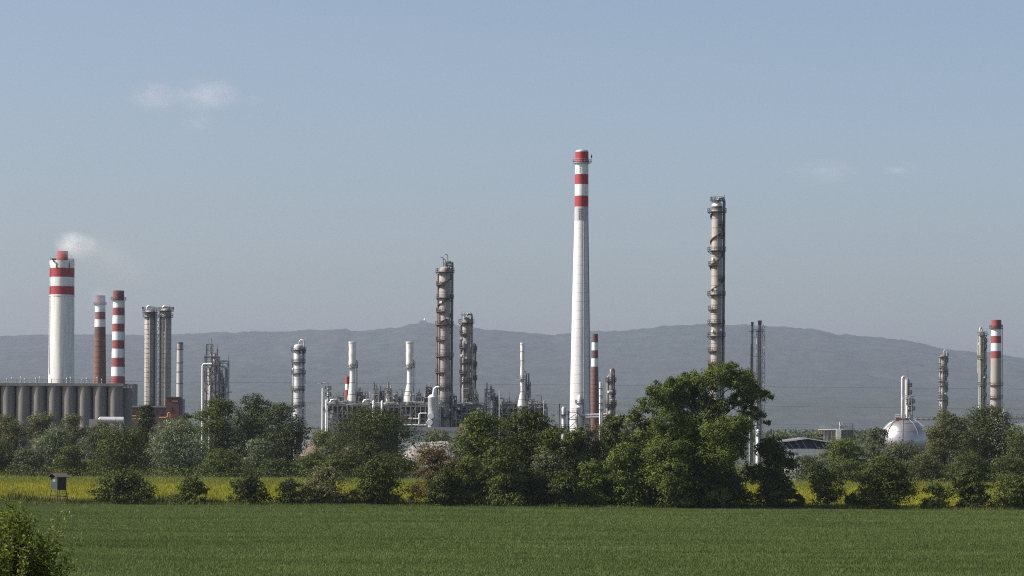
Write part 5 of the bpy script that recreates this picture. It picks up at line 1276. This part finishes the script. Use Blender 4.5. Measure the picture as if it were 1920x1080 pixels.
# ---- wood behind the yellow field
BL = 'trees behind the yellow field'
rows = [
    # far scrub layer, left
    ('scrub_tree', 'far olive scrub tree at the left edge under the silos', -30, 52, 778, 740, L_SCRUB, 'round', 12, 0.44),
    ('scrub_tree', 'far olive scrub tree below the third and fourth silo', 40, 118, 774, 760, L_SCRUB, 'round', 12, 0.44),
    ('scrub_tree', 'far olive scrub tree below the middle silos', 100, 172, 778, 770, L_SCRUB, 'round', 12, 0.44),
    ('scrub_tree', 'far grey green tree below the last silos', 150, 216, 793, 730, L_GREY, 'round', 12, 0.42),
    ('conifer', 'dark pointed tree in front of the low brown building', 242, 300, 760, 700, L_DARK, 'cone', 14, 0.38),
    ('scrub_tree', 'small dark treetop below the grey stack', 328, 366, 776, 720, L_DARK, 'round', 8, 0.38),
    # nearer left
    ('willow_tree', 'silvery willow at the left, behind the hunting hide', 62, 138, 802, 640, L_SILVER, 'round', 15, 0.36),
    ('willow_shrub', 'grey green low willow left of the hunting hide', 18, 96, 840, 612, L_GREY, 'dome', 12, 0.36),
    ('walnut_tree', 'dark tree cut by the left edge of the yellow field', -40, 30, 828, 615, L_DARK, 'round', 12, 0.36),
    ('elm_shrub', 'mid green shrub just right of the hunting hide at the wood edge', 104, 168, 836, 606, L_MID, 'dome', 12, 0.34),
    ('lime_tree', 'round mid green tree between the hide and the silver poplar', 160, 292, 798, 625, L_MID, 'dome', 20, 0.38),
    ('silver_poplar_tree', 'whitest silver leaved poplar in the left wood', 280, 398, 786, 618, L_SILVER, 'round', 22, 0.36),
    ('oak_tree', 'tall dark green tree right of the silver poplar', 366, 452, 748, 632, L_MID, 'tall', 18, 0.38),
    ('oak_tree', 'tall tree with forked head left of the lone slender column', 432, 512, 741, 640, L_DARK, 'tall', 18, 0.38),
    ('oak_tree', 'broad dark crowned tree standing before the lone slender column', 484, 576, 758, 636, L_DARK, 'round', 19, 0.38),
    ('silver_shrub', 'greyish silver shrub below the forked tall tree', 455, 520, 822, 612, L_SILVER, 'round', 12, 0.34),
    ('hazel_shrub', 'dark shrub at the wood edge below the silver shrub', 480, 560, 858, 606, L_DARK, 'dome', 12, 0.34),
    ('hazel_shrub', 'small mid green shrub at the wood edge left of the oak rubble', 545, 640, 848, 610, L_MID, 'dome', 13, 0.34),
    ('hazel_shrub', 'low shrub at the wood edge below the tall dark tree', 372, 468, 842, 606, L_MID, 'dome', 13, 0.34),
    ('scrub_tree', 'low olive bush in front of the pale shed', 566, 640, 806, 720, L_SCRUB, 'dome', 10, 0.40),
    ('scrub_tree', 'dry grey olive bush on the brownish rubble', 600, 668, 818, 700, L_GREY, 'dome', 10, 0.38),
    ('oak_tree', 'wide oak with spreading boughs before the furnace rack', 622, 786, 764, 600, L_DARK, 'round', 22, 0.36),
    ('hazel_shrub', 'green shrub under the wide oak boughs', 590, 664, 850, 596, L_MID, 'dome', 12, 0.34),
    ('hazel_shrub', 'dark green shrub right below the wide oak', 670, 790, 848, 594, L_MID, 'dome', 14, 0.34),
    ('scrub_tree', 'grey olive bush before the low pale building wall', 790, 858, 806, 860, L_SCRUB, 'dome', 9, 0.44),
    ('scrub_tree', 'small olive bush beside the yellow roof hatch', 850, 905, 802, 850, L_SCRUB, 'dome', 8, 0.44),
    # behind the thicket
    ('lime_tree', 'dim tree behind the thicket at the foot of the short buff column', 1120, 1180, 784, 640, L_GREY, 'round', 12, 0.38),
    # right
    ('scrub_tree', 'pale far bush left of the barn roof', 1436, 1492, 812, 800, L_SCRUB, 'dome', 10, 0.42),
    ('birch_tree', 'thin small tree poking up before the grey storage tank', 1519, 1551, 814, 640, L_MID, 'tall', 9, 0.32),
    ('lime_shrub', 'low ragged shrub in front of the white barn wall', 1486, 1532, 846, 630, L_GREY, 'dome', 9, 0.32),
    ('lime_tree', 'rounded bright tree below the round storage tank', 1540, 1640, 822, 620, L_BRIGHT, 'dome', 17, 0.38),
    ('lime_tree', 'low dark bush right of the darkest round tree', 1484, 1562, 854, 606, L_DARK, 'dome', 12, 0.34),
    ('lime_shrub', 'green shrub at the wood edge behind the neat young tree', 1552, 1620, 862, 602, L_MID, 'dome', 12, 0.34),
    ('ash_tree', 'thin grey tree left of the spherical tank', 1622, 1668, 803, 640, L_GREY, 'tall', 11, 0.34),
    ('ash_tree', 'grey green low trees before the spherical tank', 1640, 1748, 827, 630, L_GREY, 'dome', 17, 0.38),
    ('lime_shrub', 'olive shrub at the wood edge behind the large dark dome shrub', 1690, 1772, 850, 606, L_OLIVE, 'dome', 13, 0.34),
    ('walnut_tree', 'left pale branched half of the big clump before the striped tan chimney', 1732, 1812, 772, 612, L_OLIVE, 'round', 18, 0.36),
    ('walnut_tree', 'biggest dark crown at the right, before the tan chimney', 1786, 1908, 762, 620, L_DARK, 'round', 22, 0.38),
    ('walnut_tree', 'green tree cut by the right edge above the edge shrub', 1876, 1970, 800, 610, L_MID, 'round', 16, 0.36),
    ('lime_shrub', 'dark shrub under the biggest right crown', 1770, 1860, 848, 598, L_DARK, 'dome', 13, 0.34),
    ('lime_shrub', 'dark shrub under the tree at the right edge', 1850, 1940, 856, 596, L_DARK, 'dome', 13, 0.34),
]
for i, (nm, lb, xa, xb, yt, d, mt, sh, k_, lf) in enumerate(rows):
    d = d + 95 if d < 680 else d + 60
    tree(nm, lb, xa, xb, yt, d, mt, sh, zb=0.03 if sh != 'round' else 0.06, k=k_, leaf=lf, cover=5.2, seed=200 + i, group=BL, cat='shrub' if 'shrub' in nm else 'tree', stems=2 if sh == 'dome' else 1, droop=0.25 if 'willow' in nm else 0)
# low scrub that nobody could count, filling under the wood
def ground_cover(name, label, n, fx, fy, hgt, size, mat, seed, cat='undergrowth', asp=0.5, up=0.5):
    rng = np.random.default_rng(seed); x, y = fx(rng, n), fy(rng, n)
    x = x if callable(x) is False else x(y)
    z = hgt(x, y, rng)
    nr = rng.normal(size=(n, 3)) * 0.6 + np.array([0, -0.2, up]); nr /= np.linalg.norm(nr, axis=1)[:, None]
    co, q = leaf_quads(np.stack([x, y, z], 1), nr, size * rng.uniform(0.6, 1.4, n), rng, asp)
    o = raw_mesh(name, co, q, mat); tag(o, label, cat, None, 'stuff'); return o
def mound_h(base, amp, sc, seed):
    return lambda x, y, rng: np.maximum(0.05, rng.random(len(x)) ** 0.6 * (base + amp * 2 * vnoise(x, y, sc, seed)))
ground_cover('undergrowth', 'low dark scrub filling the ground under the wood behind the yellow field', 60000, lambda r, n: r.uniform(-145, 145, n), lambda r, n: r.uniform(690, 760, n), mound_h(2.2, 1.6, 9, 21), 0.42, L_MID, 301)
ground_cover('undergrowth', 'low pale scrub on the waste ground before the plant', 50000, lambda r, n: r.uniform(-180, 180, n), lambda r, n: r.uniform(755, 930, n), mound_h(1.8, 1.5, 12, 22), 0.55, L_SCRUB, 302)

ground_cover('brambles', 'low dark brambles sprawling between the hedge bushes at the field edge', 16000, lambda r, n: r.uniform(-92, 92, n), lambda r, n: r.uniform(469, 477, n), lambda x, y, rng: np.maximum(0.05, rng.random(len(x)) ** 0.7 * np.maximum(0.15, 0.35 + 2.6 * vnoise(x, y, 6, 24))), 0.24, L_DARK, 304, 'brambles')
ground_cover('far_woodland', 'hazy far belt of woodland on the plain beyond the plant', 45000, lambda r, n: r.uniform(-650, 650, n), lambda r, n: r.uniform(1750, 3200, n), mound_h(9.5, 4.0, 60, 23), 2.2, L_DARK, 303, 'woodland')
# ---- blades
def blades(name, label, n, x0f, y0, y1, h, wd, mat, seed, cat, ypow=1.0, hvar=0.3, patch=None):
    rng = np.random.default_rng(seed)
    y = y0 + (y1 - y0) * rng.random(n) ** ypow
    if name == 'wheat':        # tramlines left by the sprayer
        for yt in (268, 316, 364, 412): y = np.where((np.abs(y - yt) < 0.32) | (np.abs(y - yt - 2.1) < 0.32), y + 0.75, y)
    half = x0f(y); x = rng.uniform(-1, 1, n) * half
    hh = h * rng.uniform(1 - hvar, 1 + hvar, n)
    if name == 'wheat': hh = hh * np.clip(1 + 0.9 * vnoise(x / 9, y, 0.9, seed + 7) + 0.7 * vnoise(x / 14, y, 2.6, seed + 8), 0.35, 2)
    if patch is not None: hh = hh * np.clip(1 + patch * 2 * vnoise(x, y, 14, seed) + patch * vnoise(x, y, 4, seed + 1), 0.3, 2)
    az = rng.uniform(0, math.pi, n); w = wd * rng.uniform(0.7, 1.3, n); lx, ly = rng.normal(size=n) * 0.3 * hh, rng.normal(size=n) * 0.3 * hh
    z0 = np.full(n, 0.02)
    a = np.stack([x - np.cos(az) * w, y - np.sin(az) * w, z0], 1); b = np.stack([x + np.cos(az) * w, y + np.sin(az) * w, z0], 1)
    c = np.stack([x + lx, y + ly, z0 + hh], 1)
    o = raw_mesh(name, np.stack([a, b, c], 1).reshape(-1, 3), np.arange(3 * n).reshape(n, 3), mat)
    return tag(o, label, cat, None, 'stuff')
span = lambda y: y * 0.182 + 6
blades('wheat', 'young green wheat covering the whole near field', 850000, span, 246, 466.5, 0.21, 0.038, L_WHEAT, 401, 'wheat', 1.0, 0.3, 0.22)
blades('rape_plants', 'yellow flowering rape on the near half of the strip', 140000, span, 479, 610, 0.85, 0.09, L_RAPE, 402, 'rapeseed', 1.0, 0.25, 0.15)
blades('rape_plants', 'greener rape on the far half of the strip', 80000, span, 600, 689, 0.75, 0.10, L_RAPE_G, 403, 'rapeseed', 1.0, 0.25, 0.15)
blades('verge_grass', 'rough uncut grass along the field edge under the hedge', 60000, span, 466.8, 479.5, 0.5, 0.05, L_WEED, 404, 'grass', 1.0, 0.5, 0.5)
blades('verge_weeds', 'taller dark weeds dotted along the field edge', 9000, span, 471.5, 477.5, 1.15, 0.07, L_MID, 405, 'weeds', 1.0, 0.5, 0.9)

# ---- hunting hide
S = Site('hunting_hide', 'green wooden hunting hide on stilts with a small pitched roof at the field edge', 'hunting hide', 110, 900, 469.5)
Z = lambda py: S.z(110, py); k = S.k; rz = R(-45)
S.e.rotation_euler = (0, 0, rz)
zf = Z(917.5); zt = Z(894.5); W = 1.75
for i in range(4):
    ang = i * math.pi / 2
    for j in range(5):
        u = -W / 2 + W * (j + 0.5) / 5
        cx, cy = (u * math.cos(ang) + (W / 2) * math.sin(ang), u * math.sin(ang) - (W / 2) * math.cos(ang))
        MB().box((cx, cy, (zf + zt) / 2), (W / 5 - 0.02, 0.05, zt - zf), ang).build('board', GREENBOARD, S.e)
MB().box((0, 0, zf - 0.05), (W + 0.1, W + 0.1, 0.1)).build('floor', WOOD, S.e)
for ang in (0,):
    cx, cy = ((W / 2 + 0.03) * math.sin(ang), -(W / 2 + 0.03) * math.cos(ang))
    MB().box((cx, cy, zt - 0.55), (0.75, 0.04, 0.38), ang).build('window', M('hide_window', (0.17, 0.23, 0.20), None, 0.3), S.e)
MB().box((0, 0, (zf + zt) / 2), (W - 0.12, W - 0.12, zt - zf - 0.02)).build('lining', DARK, S.e)
zr = Z(887.5)
for s in (-1, 1):
    m = MB(); m._add([(s * 0.0, -W / 2 - 0.5, zr), (s * 0.0, W / 2 + 0.5, zr), (s * (W / 2 + 0.35), W / 2 + 0.5, zt - 0.05), (s * (W / 2 + 0.35), -W / 2 - 0.5, zt - 0.05),
                     (s * 0.0, -W / 2 - 0.5, zr + 0.09), (s * 0.0, W / 2 + 0.5, zr + 0.09), (s * (W / 2 + 0.38), W / 2 + 0.5, zt + 0.04), (s * (W / 2 + 0.38), -W / 2 - 0.5, zt + 0.04)],
                    [(0, 1, 2, 3), (7, 6, 5, 4), (0, 3, 7, 4), (1, 5, 6, 2), (3, 2, 6, 7), (0, 4, 5, 1)])
    m.build('roof', SHINGLE, S.e)
for sx in (-1, 1):
    for sy in (-1, 1):
        MB().cone((sx * (W / 2 + 0.35), sy * (W / 2 + 0.35), -0.05), (sx * (W / 2 - 0.08), sy * (W / 2 - 0.08), zf), 0.085, 0.075, 7).build('leg', WOOD, S.e)
for s in (-1, 1):
    MB().cone((-W / 2 - 0.15, s * (W / 2 + 0.15), zf * 0.5), (W / 2 + 0.15, s * (W / 2 + 0.15), zf * 0.5), 0.05, 0.05, 5).build('rail', WOOD, S.e)
    MB().cone((s * (W / 2 + 0.15), -W / 2 - 0.15, zf * 0.55), (s * (W / 2 + 0.15), W / 2 + 0.15, zf * 0.55), 0.05, 0.05, 5).build('rail', WOOD, S.e)
m = MB()
for s in (-0.25, 0.25): m.cone((W / 2 + 1.1, s, 0), (W / 2 + 0.12, s, zf + 1.0), 0.04, 0.04, 5)
for j in range(9):
    t = (j + 0.5) / 9; m.cone((W / 2 + 1.1 - 0.98 * t, -0.25, (zf + 1.0) * t), (W / 2 + 1.1 - 0.98 * t, 0.25, (zf + 1.0) * t), 0.03, 0.03, 5)
m.build('ladder', WOOD, S.e)

# ---- foreground bush on the embankment slope
def near_bush():
    d = 72.0; rng = np.random.default_rng(900); kx = d / F
    cx, zg = P(30, 1000, d).x, float(ground_z(d))
    e = thing('roadside_bush', 'bright lime green bush with reaching twigs close to the camera at the lower left', 'bush', (cx, d, zg))
    twigs = MB(); pos, nrm = [], []
    tips = []
    for i in range(230):
        a = rng.uniform(0, 6.28); tipx = rng.normal() * 0.62 - 0.12; 
        zt_ = P(30, 938, d).z - zg; zz = zt_ * rng.uniform(0.30, 1.0) ** 0.6 * (1 - 0.30 * min(1, abs(tipx + 0.1) / 0.9) ** 2)
        tips.append((tipx, rng.normal() * 0.5, zz))
    for px, py in ((118, 962), (132, 956), (104, 975), (98, 1000), (112, 1012), (100, 1030), (60, 966), (22, 950), (14, 930), (85, 1062), (100, 1055), (45, 958)):
        p = P(px, py, d); tips.append((p.x - cx, rng.normal() * 0.3, p.z - zg))
    for tx, ty, tz in tips:
        b = Vector((tx * 0.25 + rng.normal() * 0.12, ty * 0.3, 0)); t = Vector((tx, ty, tz)); mid = (b + t) / 2 + Vector((tx * 0.15, 0, 0.12 * tz))
        pts = [b * (1 - s) ** 2 + mid * 2 * s * (1 - s) + t * s * s for s in np.linspace(0, 1, 6)]
        for i in range(5): twigs.cone(pts[i], pts[i + 1], 0.013 * (1 - 0.17 * i), 0.013 * (1 - 0.17 * (i + 1)), 4)
        for s in np.linspace(0.28, 1.0, 26):
            p = b * (1 - s) ** 2 + mid * 2 * s * (1 - s) + t * s * s
            for _ in range(2):
                pos.append(np.array(p) + rng.normal(size=3) * 0.055); nn = rng.normal(size=3) * 0.7 + np.array([0, -0.2, 0.6]); nrm.append(nn / np.linalg.norm(nn))
    pos, nrm = np.array(pos), np.array(nrm)
    co, q = leaf_quads(pos, nrm, 0.075 * rng.uniform(0.6, 1.4, len(pos)), rng, 0.6)
    c = raw_mesh('leaves', co, q, L_LIME, e); c['kind'] = 'stuff'
    twigs.build('twigs', BARK, e)
near_bush()
print('LEAVES', NLEAF, 'OBJECTS', len(bpy.data.objects))
